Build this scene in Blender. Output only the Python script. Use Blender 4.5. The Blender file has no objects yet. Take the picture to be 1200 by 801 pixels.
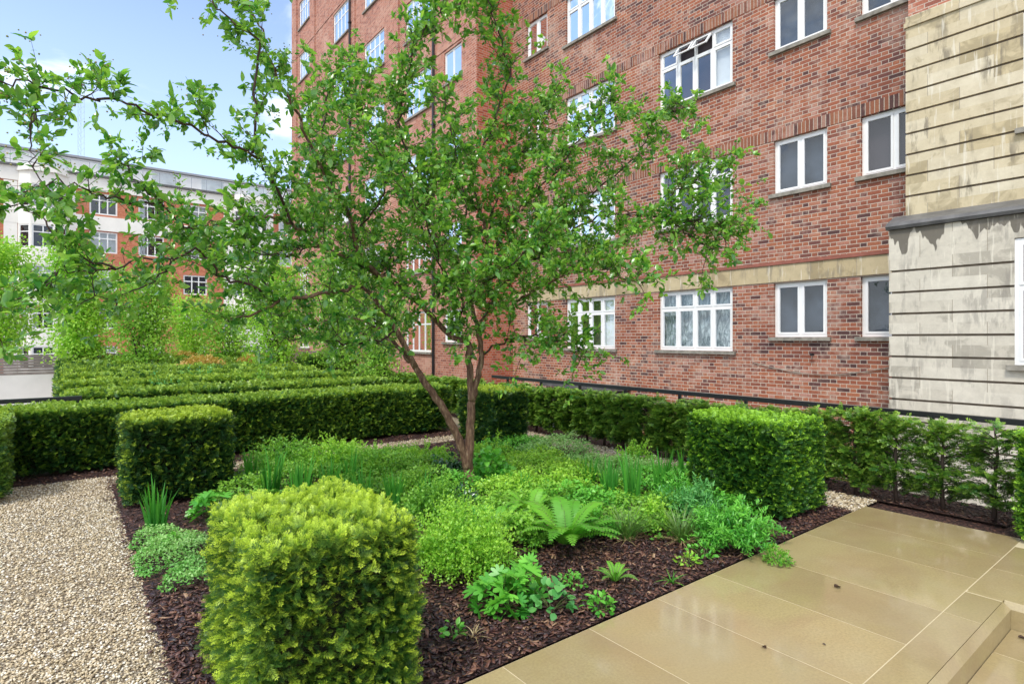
import bpy, math, random
import numpy as np
R = math.radians
random.seed(7); rng = np.random.default_rng(7)
scene = bpy.context.scene
COL = scene.collection
PI = math.pi
# ------------------------------------------------------------------ measuring
YAW = R(38.04); CS, SN = math.cos(YAW), math.sin(YAW); FPX = 671.0; HZ = 397.0; EYE = 1.6
def at(px, py, d):
    "world point seen at photo pixel (px,py) at distance d along the view axis"
    u = (px-600)/FPX
    return np.array([d*(SN+CS*u), d*(CS-SN*u), EYE+(HZ-py)/FPX*d])
def ground(px, py):
    p = at(px, py, EYE*FPX/(py-HZ)); return float(p[0]), float(p[1])

# ------------------------------------------------------------------ materials
def newmat(name):
    m = bpy.data.materials.new(name); m.use_nodes = True
    nt = m.node_tree; nt.nodes.clear()
    out = nt.nodes.new('ShaderNodeOutputMaterial')
    return m, nt, out
class N:
    def __init__(s, nt): s.nt = nt
    def node(s, t, **k):
        n = s.nt.nodes.new(t)
        for a, v in k.items(): setattr(n, a, v)
        return n
    def link(s, a, b): s.nt.links.new(a, b)
    def setin(s, n, i, v):
        if v is None: return
        if hasattr(v, 'is_linked') or isinstance(v, bpy.types.NodeSocket): s.link(v, n.inputs[i])
        else: n.inputs[i].default_value = v
    def math(s, op, a, b=None, c=None, clamp=False):
        n = s.node('ShaderNodeMath', operation=op); n.use_clamp = clamp
        s.setin(n, 0, a); s.setin(n, 1, b); s.setin(n, 2, c); return n.outputs[0]
    def mix(s, f, a, b, mode='MIX'):
        n = s.node('ShaderNodeMix', data_type='RGBA', blend_type=mode)
        s.setin(n, 0, f)
        for i, v in ((6, a), (7, b)):
            s.setin(n, i, (v[0], v[1], v[2], 1) if isinstance(v, (tuple, list)) else v)
        return n.outputs[2]
    def maprange(s, v, a, b, c=0.0, d=1.0, smooth=False):
        n = s.node('ShaderNodeMapRange'); n.clamp = True
        if smooth: n.interpolation_type = 'SMOOTHSTEP'
        s.setin(n, 0, v); s.setin(n, 1, a); s.setin(n, 2, b); s.setin(n, 3, c); s.setin(n, 4, d)
        return n.outputs[0]
    def ramp(s, v, stops, const=False):
        n = s.node('ShaderNodeValToRGB'); r = n.color_ramp
        if const: r.interpolation = 'CONSTANT'
        while len(r.elements) < len(stops): r.elements.new(.5)
        for e, (p, c) in zip(r.elements, stops):
            e.position = p; e.color = (c[0], c[1], c[2], 1)
        s.link(v, n.inputs[0]); return n.outputs[0]
    def noise(s, vec, scale, detail=4, rough=.55, dist=0):
        n = s.node('ShaderNodeTexNoise'); n.inputs['Scale'].default_value = scale
        n.inputs['Detail'].default_value = detail; n.inputs['Roughness'].default_value = rough
        n.inputs['Distortion'].default_value = dist
        if vec is not None: s.link(vec, n.inputs['Vector'])
        return n.outputs[0]
    def obj(s): return s.node('ShaderNodeTexCoord').outputs['Object']
    def attr(s, name): return s.node('ShaderNodeAttribute', attribute_name=name).outputs['Fac']
    def bump(s, h, strength, dist):
        n = s.node('ShaderNodeBump'); n.inputs['Strength'].default_value = strength
        n.inputs['Distance'].default_value = dist; s.link(h, n.inputs['Height']); return n.outputs[0]
    def pbr(s, col, rough=.6, spec=.5, normal=None, coat=None, metal=None):
        n = s.node('ShaderNodeBsdfPrincipled')
        s.setin(n, 'Base Color', (col[0], col[1], col[2], 1) if isinstance(col, (tuple, list)) else col)
        s.setin(n, 'Roughness', rough); n.inputs['Specular IOR Level'].default_value = spec
        if normal is not None: s.link(normal, n.inputs['Normal'])
        if coat: n.inputs['Coat Weight'].default_value = coat; n.inputs['Coat Roughness'].default_value = .08
        if metal: n.inputs['Metallic'].default_value = metal
        return n.outputs[0]
    def scale_vec(s, v, k):
        n = s.node('ShaderNodeVectorMath', operation='MULTIPLY'); s.link(v, n.inputs[0]); n.inputs[1].default_value = k
        return n.outputs[0]

def plain(name, col, rough=.6, spec=.5, noise=.15, nscale=6, bump=0, metal=None, coat=None):
    m, nt, out = newmat(name); n = N(nt); o = n.obj()
    v = n.noise(o, nscale, 5)
    f = n.maprange(v, .3, .7)
    c = n.mix(f, tuple(x*(1-noise) for x in col), tuple(min(1, x*(1+noise)) for x in col))
    nrm = n.bump(n.noise(o, nscale*8, 4), .4, bump) if bump else None
    n.link(n.pbr(c, rough, spec, nrm, coat, metal), out.inputs[0]); return m

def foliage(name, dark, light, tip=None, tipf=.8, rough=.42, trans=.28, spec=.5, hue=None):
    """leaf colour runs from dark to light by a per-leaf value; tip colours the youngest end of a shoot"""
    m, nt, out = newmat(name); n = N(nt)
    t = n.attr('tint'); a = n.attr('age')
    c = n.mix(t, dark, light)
    if tip: c = n.mix(n.math('MULTIPLY', n.math('MULTIPLY', a, t), tipf, clamp=True), c, tip)
    b = n.pbr(c, rough, spec)
    tr = n.node('ShaderNodeBsdfTranslucent')
    n.link(n.mix(.5, c, n.mix(1.0, c, (1.6, 1.5, .55), 'MULTIPLY')), tr.inputs[0])
    mx = n.node('ShaderNodeMixShader'); mx.inputs[0].default_value = trans
    n.link(b, mx.inputs[1]); n.link(tr.outputs[0], mx.inputs[2]); n.link(mx.outputs[0], out.inputs[0])
    return m

def brick_mat(name, axis, ramp, mortar, stain, soldier=False, dark_up=0.0):
    m, nt, out = newmat(name); n = N(nt)
    sep = n.node('ShaderNodeSeparateXYZ'); o = n.obj(); n.link(o, sep.inputs[0])
    u = sep.outputs[axis]; v = sep.outputs[2]
    if soldier: u, v = v, u
    H = .075
    vr = n.math('DIVIDE', v, H); row = n.math('FLOOR', vr)
    odd = n.math('FLOORED_MODULO', row, 2.0)
    if soldier: uu = n.math('DIVIDE', n.math('ADD', u, 50.0), 60.0)
    else: uu = n.math('ADD', n.math('DIVIDE', u, .34), n.math('MULTIPLY', odd, .5))
    cell = n.math('FLOOR', uu); f = n.math('MULTIPLY', n.math('FRACT', uu), .34)
    isH = n.math('GREATER_THAN', f, .2275)
    dx = n.math('MINIMUM', n.math('MINIMUM', f, n.math('ABSOLUTE', n.math('SUBTRACT', f, .2275))), n.math('SUBTRACT', .34, f))
    fv = n.math('MULTIPLY', n.math('FRACT', vr), H)
    dy = n.math('MINIMUM', fv, n.math('SUBTRACT', H, fv))
    dist = dy if soldier else n.math('MINIMUM', dx, dy)
    dist = n.math('ADD', dist, n.maprange(n.noise(o, 60, 2), .3, .7, -.002, .002))
    face = n.maprange(dist, .0035, .0085)
    cmb = n.node('ShaderNodeCombineXYZ'); n.link(cell, cmb.inputs[0]); n.link(row, cmb.inputs[1])
    if not soldier: n.link(isH, cmb.inputs[2])
    wn = n.node('ShaderNodeTexWhiteNoise'); n.link(cmb.outputs[0], wn.inputs['Vector'])
    big = n.noise(o, .55, 4, .6)
    val = n.math('ADD', wn.outputs['Value'], n.maprange(big, .3, .7, -.16, .16), clamp=True)
    col = n.ramp(val, ramp)
    col = n.mix(n.maprange(n.noise(o, 45, 3), .35, .65, 0, .35), col, (.16, .05, .035))
    st = n.maprange(n.math('MULTIPLY', n.noise(o, .8, 5, .65), n.math('ADD', n.noise(o, 9, 4), .5)), .50, .70, 0, .6)
    col = n.mix(st, col, stain)
    c = n.mix(face, n.mix(n.noise(o, 3, 3), mortar, tuple(x*.6 for x in mortar)), col)
    if dark_up:      # soot weathering of the older upper brickwork, in patches
        g = n.math('MULTIPLY', n.maprange(v, 2.9, 4.4, 0, dark_up), n.maprange(n.noise(o, .9, 5, .7), .35, .65, .35, 1))
        c = n.mix(g, c, n.mix(1.0, c, (.62, .60, .66), 'MULTIPLY'))
    hgt = n.math('ADD', n.math('MULTIPLY', face, 1.0), n.math('MULTIPLY', n.noise(o, 70, 3), .35))
    n.link(n.pbr(c, .82, .3, n.bump(hgt, .7, .006)), out.inputs[0]); return m

M = {}
WELL_Z = -3.2
wall_ramp = [(0, (.10, .055, .05)), (.10, (.19, .08, .065)), (.26, (.31, .105, .06)), (.55, (.43, .14, .07)), (.8, (.50, .185, .09)), (1, (.56, .28, .20))]
M['brick'] = brick_mat('red_brick', 1, wall_ramp, (.82, .70, .54), (.62, .44, .33), dark_up=.9)
M['brick_side'] = brick_mat('orange_brick', 0, [(0, (.34, .07, .03)), (.5, (.52, .12, .05)), (1, (.58, .19, .10))], (.5, .40, .32), (.5, .28, .2))
M['brick_wing'] = brick_mat('wing_brick', 1, [(0, (.28, .095, .065)), (.5, (.46, .16, .095)), (1, (.55, .25, .17))], (.66, .54, .44), (.60, .36, .26))
M['soldier'] = brick_mat('soldier_brick', 1, [(p, (c[0]*.62, c[1]*.72, c[2]*.75)) for p, c in wall_ramp], (.62, .52, .42), (.45, .25, .2), soldier=True)
M['far_brick'] = brick_mat('far_brick', 0, [(0, (.50, .13, .06)), (.5, (.62, .18, .08)), (1, (.68, .25, .13))], (.5, .30, .2), (.6, .25, .15))

def stone_mat(name, base, tan, dirt, axis=1, pitch=.337, z0=0, weather=.6, capstain=None):
    m, nt, out = newmat(name); n = N(nt); o = n.obj()
    sep = n.node('ShaderNodeSeparateXYZ'); n.link(o, sep.inputs[0]); y = sep.outputs[axis]; z = sep.outputs[2]
    row = n.math('FLOOR', n.math('DIVIDE', n.math('SUBTRACT', z, z0), pitch))
    off = n.math('MULTIPLY', n.math('FLOORED_MODULO', row, 2.0), .5)
    uu = n.math('ADD', n.math('DIVIDE', y, .82), off); f = n.math('FRACT', uu)
    jd = n.math('MINIMUM', f, n.math('SUBTRACT', 1.0, f)); joint = n.maprange(jd, .002, .007)
    cmb = n.node('ShaderNodeCombineXYZ'); n.link(n.math('FLOOR', uu), cmb.inputs[0]); n.link(row, cmb.inputs[1])
    wn = n.node('ShaderNodeTexWhiteNoise'); n.link(cmb.outputs[0], wn.inputs['Vector'])
    c = n.mix(wn.outputs['Value'], base, tan)
    c = n.mix(n.maprange(n.noise(o, 5, 6, .7), .35, .7, 0, .4), c, tuple(x*.62 for x in tan))
    streak = n.noise(n.scale_vec(o, (1, 5, 1.1)), 1.3, 6, .65)
    patch = n.math('MULTIPLY', n.maprange(streak, .52, .60), n.maprange(n.noise(o, 1.4, 3), .42, .55))
    bm = n.maprange(n.math('ADD', wn.outputs['Value'], n.maprange(n.noise(o, 3.2, 4, .6, .6), .3, .7, -.5, .5)), .70, .95)
    c = n.mix(n.math('MULTIPLY', bm, .6), c, tuple(x*.55 for x in tan))
    if capstain:     # black crust left under the cornice
        cs = n.math('MULTIPLY', n.maprange(n.math('ADD', z, n.maprange(n.noise(n.scale_vec(o, (1, 1.6, .5)), 1.9, 3, .6), .35, .65, -.28, .26)), capstain-.02, capstain), .95)
        c = n.mix(cs, c, (.13, .115, .09))
    c = n.mix(n.math('MULTIPLY', patch, weather), c, dirt)
    c = n.mix(n.math('MULTIPLY', n.maprange(n.noise(n.scale_vec(o, (1, 9, .9)), 1.7, 3), .60, .66), .55), c, (.72, .67, .55))
    c = n.mix(joint, (.34, .29, .22), c)
    n.link(n.pbr(c, .8, .3, n.bump(n.math('ADD', n.math('MULTIPLY', joint, .8), n.noise(o, 30, 5)), .5, .005)), out.inputs[0]); return m
M['stone_up'] = stone_mat('sandstone', (.66, .59, .44), (.54, .44, .26), (.20, .17, .12), z0=3.92, weather=.8)
M['stone_low'] = stone_mat('portland_stone', (.68, .63, .52), (.56, .51, .41), (.22, .20, .17), z0=.667, weather=.5, capstain=3.2-WELL_Z)
M['band'] = stone_mat('band_stone', (.56, .47, .30), (.47, .37, .21), (.22, .19, .14), pitch=5)
M['lead'] = plain('lead', (.11, .108, .105), .45, .5, .3, 5)
M['sill'] = plain('sill_stone', (.25, .23, .19), .8, .3, .35, 9, bump=.002)
M['white'] = plain('white_paint', (.80, .80, .78), .35, .5, .04, 3)
M['render'] = plain('cream_render', (.84, .81, .74), .75, .3, .06, 1.2)
M['reveal'] = plain('dark_room', (.075, .06, .065), .8, .2, .1, 2)
M['blind'] = plain('white_blind', (.82, .82, .80), .6, .3, .12, 1.5)
M['greyblind'] = plain('grey_blind', (.055, .068, .09), .6, .3, .6, 1.6)
M['black'] = plain('black_metal', (.012, .012, .014), .35, .5, .3, 20)
M['roofgrey'] = plain('roof_grey', (.30, .31, .33), .6, .4, .1, 2)
M['whitewall'] = plain('white_wall', (.72, .68, .64), .75, .3, .07, 1.5)
M['woodfence'] = plain('grey_timber', (.24, .20, .18), .75, .3, .25, 5, bump=.002)
M['steel'] = plain('galvanised', (.35, .38, .42), .5, .5, .2, 5)
M['core'] = plain('shaded_twigs', (.022, .022, .012), .9, .1, .5, 30, bump=.02)  # dense inner twigs, with the interior shade put into a near-black colour
# net curtain
m, nt, out = newmat('net_curtain'); n = N(nt); o = n.obj()
v = n.noise(n.scale_vec(o, (1, 1, .35)), 9, 6, .7, 1.5)
n.link(n.pbr(n.ramp(v, [(.35, (.10, .13, .14)), (.5, (.30, .36, .37)), (.62, (.62, .68, .68))]), .7, .3), out.inputs[0]); M['net'] = m
# glass
m, nt, out = newmat('window_glass'); n = N(nt)
tr = n.node('ShaderNodeBsdfTransparent'); tr.inputs[0].default_value = (.86, .9, .92, 1)
gl = n.node('ShaderNodeBsdfGlossy'); gl.inputs['Roughness'].default_value = .02
gl.inputs[0].default_value = (.9, .95, 1, 1)
n.link(n.bump(n.noise(n.obj(), 1.3, 2), .25, .05), gl.inputs['Normal'])
fr = n.node('ShaderNodeFresnel'); fr.inputs[0].default_value = 1.42
mx = n.node('ShaderNodeMixShader'); n.link(n.math('ADD', fr.outputs[0], .03), mx.inputs[0]); n.link(tr.outputs[0], mx.inputs[1]); n.link(gl.outputs[0], mx.inputs[2])
n.link(mx.outputs[0], out.inputs[0]); M['glass'] = m
# gravel
m, nt, out = newmat('gravel'); n = N(nt); o = n.obj()
vo = n.node('ShaderNodeTexVoronoi'); vo.inputs['Scale'].default_value = 85; n.link(o, vo.inputs['Vector'])
wn = n.node('ShaderNodeTexWhiteNoise'); n.link(vo.outputs['Color'], wn.inputs['Vector'])
c = n.ramp(wn.outputs['Value'], [(0, (.16, .12, .075)), (.25, (.38, .30, .19)), (.55, (.54, .44, .29)), (.8, (.62, .54, .40)), (1, (.74, .68, .56))])
edge = n.maprange(vo.outputs['Distance'], .35, .75, 1, .0)
c = n.mix(edge, (.16, .12, .08), c)
c = n.mix(n.maprange(n.noise(o, 1.3, 4), .4, .7, 0, .3), c, (.42, .32, .17))
n.link(n.pbr(c, .65, .4, n.bump(edge, 1.0, .01)), out.inputs[0]); M['gravel'] = m
m, nt, out = newmat('pebbles'); n = N(nt)
c = n.ramp(n.attr('tint'), [(0, (.20, .15, .10)), (.2, (.42, .33, .2)), (.55, (.58, .47, .30)), (.8, (.66, .58, .44)), (1, (.82, .77, .68))])
n.link(n.pbr(c, .55, .4), out.inputs[0]); M['pebble'] = m
# mulch
m, nt, out = newmat('bark_mulch'); n = N(nt); o = n.obj()
vo = n.node('ShaderNodeTexVoronoi'); vo.inputs['Scale'].default_value = 38
n.link(n.scale_vec(o, (1, 1.8, 1)), vo.inputs['Vector'])
wn = n.node('ShaderNodeTexWhiteNoise'); n.link(vo.outputs['Color'], wn.inputs['Vector'])
c = n.ramp(wn.outputs['Value'], [(0, (.015, .008, .008)), (.5, (.045, .02, .018)), (.85, (.09, .042, .032)), (1, (.16, .08, .05))])
n.link(n.pbr(c, .6, .4, n.bump(n.math('ADD', vo.outputs['Distance'], n.noise(o, 60, 4)), 1.0, .015)), out.inputs[0]); M['mulch'] = m
m, nt, out = newmat('bark_chips'); n = N(nt)
c = n.ramp(n.attr('tint'), [(0, (.016, .008, .009)), (.45, (.05, .021, .02)), (.75, (.11, .045, .03)), (.93, (.20, .10, .06)), (1, (.34, .22, .13))])
n.link(n.pbr(c, .45, .5), out.inputs[0]); M['chip'] = m
# sandstone slabs, wet
m, nt, out = newmat('wet_sandstone'); n = N(nt); o = n.obj()
t = n.attr('tint')
c = n.mix(t, (.34, .275, .125), (.44, .35, .17))
c = n.mix(n.maprange(n.noise(o, 1.6, 6, .6, .8), .42, .68, 0, .55), c, (.31, .21, .115))
c = n.mix(n.maprange(n.noise(o, 2.7, 5, .6), .5, .7, 0, .4), c, (.44, .38, .22))
c = n.mix(n.maprange(n.noise(o, 70, 4, .7), .35, .7, 0, .45), c, (.20, .15, .08))
c = n.mix(n.maprange(n.noise(o, .9, 5, .6, .6), .42, .66, 0, .5), c, n.mix(t, (.24, .17, .095), (.42, .36, .20)))
rg = n.maprange(n.noise(o, 1.9, 5, .6), .45, .62, .085, .26)
n.link(n.pbr(c, rg, 1.0, n.bump(n.noise(o, 4, 5), .3, .003), coat=None), out.inputs[0]); M['slab'] = m
M['joint'] = plain('pale_mortar', (.52, .44, .28), .8, .3, .1, 10)
# bark
m, nt, out = newmat('tree_bark'); n = N(nt); o = n.obj()
v = n.noise(n.scale_vec(o, (6, 6, 1.6)), 6, 6, .7)
c = n.ramp(v, [(.3, (.045, .022, .014)), (.48, (.13, .068, .04)), (.60, (.24, .15, .09)), (.72, (.38, .32, .22))])
n.link(n.pbr(c, .7, .35, n.bump(v, 1.0, .012)), out.inputs[0]); M['bark'] = m
M['twig'] = plain('twig_bark', (.05, .026, .018), .6, .4, .35, 12)
M['greybark'] = plain('grey_bark', (.07, .05, .04), .7, .3, .4, 12)
M['birch'] = plain('birch_bark', (.36, .30, .22), .7, .3, .4, 9)
M['stem'] = plain('green_stem', (.10, .13, .04), .5, .4, .3, 12)
M['leaf'] = foliage('tree_leaf', (.05, .22, .035), (.24, .54, .075), (.50, .66, .10), .55, rough=.24, trans=.45, spec=1.0)
M['bud'] = foliage('fruitlet', (.16, .22, .05), (.42, .34, .14), rough=.5, trans=.1)
M['yew'] = foliage('yew_needles', (.028, .11, .022), (.15, .33, .028), (.62, .80, .08), 1.3, rough=.4, trans=.3)
M['yewg'] = foliage('green_yew_needles', (.025, .11, .022), (.12, .34, .028), (.36, .64, .05), 1.25, rough=.4, trans=.26)
M['yew_dark'] = foliage('yew_hedge_needles', (.022, .085, .022), (.10, .26, .030), (.44, .58, .05), 1.25, rough=.42, trans=.2)
M['espalier'] = foliage('yew_row_needles', (.03, .12, .025), (.12, .32, .035), (.34, .50, .07), 1.0, rough=.36, trans=.28)
M['beech'] = foliage('hedge_leaves', (.025, .10, .025), (.12, .33, .035), (.40, .56, .06), 1.0, rough=.4, trans=.22)
M['lime'] = foliage('lime_leaves', (.15, .42, .03), (.42, .70, .07), trans=.32)
M['mid'] = foliage('mid_green_leaves', (.08, .29, .03), (.29, .56, .06), trans=.35)
M['blue'] = foliage('blue_green_leaves', (.05, .26, .06), (.18, .48, .12), trans=.28)
M['pale'] = foliage('white_flecked_leaves', (.12, .40, .05), (.44, .68, .24), trans=.28)
M['gloss'] = foliage('dark_glossy_leaves', (.014, .06, .022), (.05, .15, .05), rough=.22, trans=.1, spec=.8)
M['emerald'] = foliage('emerald_leaves', (.05, .29, .035), (.22, .60, .07), rough=.35, trans=.3)
M['iris'] = foliage('iris_blades', (.04, .22, .03), (.14, .42, .05), (.24, .5, .05), .5, trans=.34)
M['irisd'] = foliage('dark_iris_blades', (.02, .17, .025), (.09, .38, .04), (.18, .50, .05), .5, trans=.36, rough=.5, spec=.3)
M['tuss'] = foliage('tussock_blades', (.035, .15, .02), (.14, .30, .05), (.40, .42, .16), .4, trans=.25)
M['straw'] = foliage('straw_blades', (.38, .28, .13), (.58, .46, .25), trans=.2)
M['fern'] = foliage('fern_fronds', (.08, .34, .03), (.24, .56, .05), trans=.38)
M['birchleaf'] = foliage('pale_tree_leaves', (.20, .48, .04), (.48, .76, .10), trans=.45)
M['farleaf'] = foliage('green_tree_leaves', (.15, .40, .04), (.40, .66, .09), trans=.42)
M['gold'] = foliage('golden_leaves', (.38, .32, .05), (.62, .40, .12), trans=.3)
M['debris'] = plain('dead_leaf', (.05, .025, .012), .5, .4, .3, 30)

# ------------------------------------------------------------------ object helpers
def tag(o, label=None, cat=None, group=None, kind=None):
    if label: o['label'] = label
    if cat: o['category'] = cat
    if group: o['group'] = group
    if kind: o['kind'] = kind
    return o
def empty(name, loc=(0, 0, 0), rz=0, label=None, cat=None, group=None):
    o = bpy.data.objects.new(name, None); COL.objects.link(o); o.location = loc; o.rotation_euler = (0, 0, rz)
    o.empty_display_size = .2
    return tag(o, label, cat, group)
class MB:
    def __init__(s): s.v = []; s.f = []
    def box(s, x0, x1, y0, y1, z0, z1, f=None):
        b = len(s.v)
        P = [(x0, y0, z0), (x1, y0, z0), (x1, y1, z0), (x0, y1, z0), (x0, y0, z1), (x1, y0, z1), (x1, y1, z1), (x0, y1, z1)]
        s.v += [f(*p) for p in P] if f else P
        s.f += [(b, b+3, b+2, b+1), (b+4, b+5, b+6, b+7), (b, b+1, b+5, b+4), (b+1, b+2, b+6, b+5), (b+2, b+3, b+7, b+6), (b+3, b, b+4, b+7)]
    def poly(s, pts):
        b = len(s.v); s.v += [tuple(p) for p in pts]; s.f.append(tuple(range(b, b+len(pts))))
    def prism(s, prof, a0, a1, f):
        "closed profile (p,q) extruded from a0 to a1 through f(a,p,q)"
        b = len(s.v); k = len(prof)
        s.v += [f(a0, p, q) for p, q in prof]+[f(a1, p, q) for p, q in prof]
        for i in range(k): j = (i+1) % k; s.f.append((b+i, b+j, b+k+j, b+k+i))
        s.f += [tuple(range(b+k-1, b-1, -1)), tuple(range(b+k, b+2*k))]
    def tube(s, pts, rad, n=6, wob=0, cap=True):
        pts = [np.array(p, float) for p in pts]; b = len(s.v); k = len(pts)
        ref = np.array((0.31, .22, .93)); prev = None
        for i, p in enumerate(pts):
            t = pts[min(i+1, k-1)]-pts[max(i-1, 0)]; t = t/(np.linalg.norm(t)+1e-9)
            a = prev if prev is not None else ref
            x = a-t*np.dot(a, t); 
            if np.linalg.norm(x) < 1e-3: x = np.cross(t, (1, 0, 0))
            x /= np.linalg.norm(x); prev = x; y = np.cross(t, x)
            r = rad[i] if hasattr(rad, '__len__') else rad
            for j in range(n):
                q = 2*PI*j/n; rr = r*(1+(random.uniform(-wob, wob) if wob else 0))
                s.v.append(tuple(p+x*math.cos(q)*rr+y*math.sin(q)*rr))
        for i in range(k-1):
            for j in range(n):
                j2 = (j+1) % n; s.f.append((b+i*n+j, b+i*n+j2, b+(i+1)*n+j2, b+(i+1)*n+j))
        if cap: s.f += [tuple(range(b+n-1, b-1, -1)), tuple(range(b+(k-1)*n, b+k*n))]
    def build(s, name, mat, parent=None, smooth=False, loc=None):
        me = bpy.data.meshes.new(name); me.from_pydata(s.v, [], s.f)
        me.materials.append(mat)
        if smooth: me.polygons.foreach_set('use_smooth', [True]*len(me.polygons))
        o = bpy.data.objects.new(name, me); COL.objects.link(o); o.parent = parent
        if loc: o.location = loc
        return o
class Cloud:
    "many small leaves gathered into one mesh, with a tint and an age value"
    def __init__(s): s.V = []; s.L = []; s.S = []; s.T = []; s.A = []; s.nv = 0; s.nl = 0
    def add(s, tm, P, Rm, S, tint):
        TV, TF, TA = tm; P = np.asarray(P, float); n = len(P)
        if n == 0: return
        S = np.broadcast_to(np.asarray(S, float).reshape(-1, 1, 1) if np.ndim(S) < 2 else np.asarray(S)[:, None, :], (n, 1, 1) if np.ndim(S) < 2 else (n, 1, 3))
        V = np.einsum('nij,nkj->nki', Rm, TV[None]*S)+P[:, None, :]
        k = len(TV); flat = np.array([i for f in TF for i in f]); cnt = np.array([len(f) for f in TF])
        st = np.concatenate([[0], np.cumsum(cnt)[:-1]])
        s.V.append(V.reshape(-1, 3))
        s.L.append((flat[None]+s.nv+k*np.arange(n)[:, None]).ravel())
        s.S.append((st[None]+s.nl+len(flat)*np.arange(n)[:, None]).ravel())
        s.T.append(np.repeat(np.broadcast_to(tint, (n,)), k)); s.A.append(np.tile(TA, n))
        s.nv += n*k; s.nl += n*len(flat)
    def build(s, name, mat, parent=None, smooth=False):
        me = bpy.data.meshes.new(name)
        V = np.concatenate(s.V).astype(np.float32); L = np.concatenate(s.L).astype(np.int32); S = np.concatenate(s.S).astype(np.int32)
        me.vertices.add(len(V)); me.vertices.foreach_set('co', V.ravel())
        me.loops.add(len(L)); me.loops.foreach_set('vertex_index', L)
        me.polygons.add(len(S)); me.polygons.foreach_set('loop_start', S)
        me.update(calc_edges=True)
        for nm, A in (('tint', s.T), ('age', s.A)):
            a = me.attributes.new(nm, 'FLOAT', 'POINT'); a.data.foreach_set('value', np.concatenate(A).astype(np.float32))
        if smooth: me.polygons.foreach_set('use_smooth', np.ones(len(S), bool))
        me.materials.append(mat)
        o = bpy.data.objects.new(name, me); COL.objects.link(o); o.parent = parent
        return o
def nrm(a): return a/(np.linalg.norm(a, axis=-1, keepdims=True)+1e-9)
def frames(D, U=None):
    "rotation matrices whose x axis is D and z axis is close to U"
    D = nrm(np.asarray(D, float)); n = len(D)
    if U is None: U = rng.normal(size=(n, 3))
    Y = nrm(np.cross(U, D)); Z = np.cross(D, Y)
    return np.stack([D, Y, Z], axis=2)
def copy_tree(o, parent=None):
    c = o.copy(); COL.objects.link(c); c.parent = parent
    for ch in o.children: copy_tree(ch, c)
    return c
# templates: leaf axis +X, blade normal +Z
def leaf_tmpl(w=.27, fold=.10, bend=.16, rows=4):
    V = [(0, 0, 0)]; A = [0]; F = []
    prof = {4: [(.22, .75), (.5, 1), (.78, .66)], 3: [(.3, .95), (.68, .85)]}[rows]
    for t, k in prof:
        z = -bend*t*t
        V += [(t, -w*k, z+fold*k), (t, 0, z), (t, w*k, z+fold*k)]; A += [t]*3
    V.append((1, 0, -bend)); A.append(1)
    F += [(0, 1, 2), (0, 2, 3)]; m = len(prof)
    for i in range(m-1):
        b = 1+3*i; F += [(b, b+3, b+4, b+1), (b+1, b+4, b+5, b+2)]
    b = 1+3*(m-1); e = len(V)-1; F += [(b, e, b+1), (b+1, e, b+2)]
    return np.array(V, float), F, np.array(A, float)
NARROW = leaf_tmpl(.13, .04, .25, 3); LEAF = leaf_tmpl(); LEAF3 = leaf_tmpl(rows=3); BROAD = leaf_tmpl(.4, .08, .2, 4)
def diamond(w=.3, fold=.08):
    return np.array([(0, 0, 0), (.5, -w, fold), (1, 0, 0), (.5, w, fold)], float), [(0, 1, 2), (0, 2, 3)], np.array([0, .5, 1, .5])
DIA = diamond()
def shoot_tmpl(pairs, nl=.32, nw=.05, seed=1, droop=.12, flat=.35):
    r = random.Random(seed); V = []; F = []; A = []
    def needle(p, d, l, w, a):
        d = np.array(d)/np.linalg.norm(d); s_ = np.cross(d, (0, 0, 1)); s_ /= np.linalg.norm(s_)+1e-9
        b = len(V); V.extend([p, p+d*l*.45+s_*w, p+d*l, p+d*l*.45-s_*w]); A.extend([a]*4); F.append((b, b+1, b+2, b+3))
    for i in range(pairs):
        t = (i+.5)/pairs; p = np.array((t, 0, -droop*t*t))
        for sg in (-1, 1):
            l = nl*(1.05-.45*t)*r.uniform(.8, 1.15)
            needle(p, (r.uniform(.5, .9), sg*1.0, r.uniform(-flat, flat)), l, nw*r.uniform(.8, 1.2), t)
    needle(np.array((.93, 0, -droop)), (1, 0, 0), nl*.6, nw, 1)
    # the shoot's own axis
    b = len(V); V.extend([np.array((0, -.015, 0)), np.array((0, .015, 0)), np.array((1, .008, -droop)), np.array((1, -.008, -droop))]); A.extend([0, 0, .6, .6]); F.append((b, b+1, b+2, b+3))
    return np.array(V, float), F, np.array(A, float)
SHOOT_HI = [shoot_tmpl(9, .36, .030, s, droop=.2) for s in (1, 2, 3)]
SHOOT_MD = [shoot_tmpl(5, .42, .085, s) for s in (4, 5)]
SHOOT_LO = [shoot_tmpl(3, .55, .13, s, flat=.5) for s in (6, 7)]

# lumpy 3-d noise good enough for outlines
_K = rng.normal(size=(10, 3)); _P = rng.uniform(0, 6.28, 10)
def lump(P, f=1.0):
    P = np.atleast_2d(P)
    return np.mean(np.sin(P@(_K.T*f)+_P), axis=1)*1.6

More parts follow.
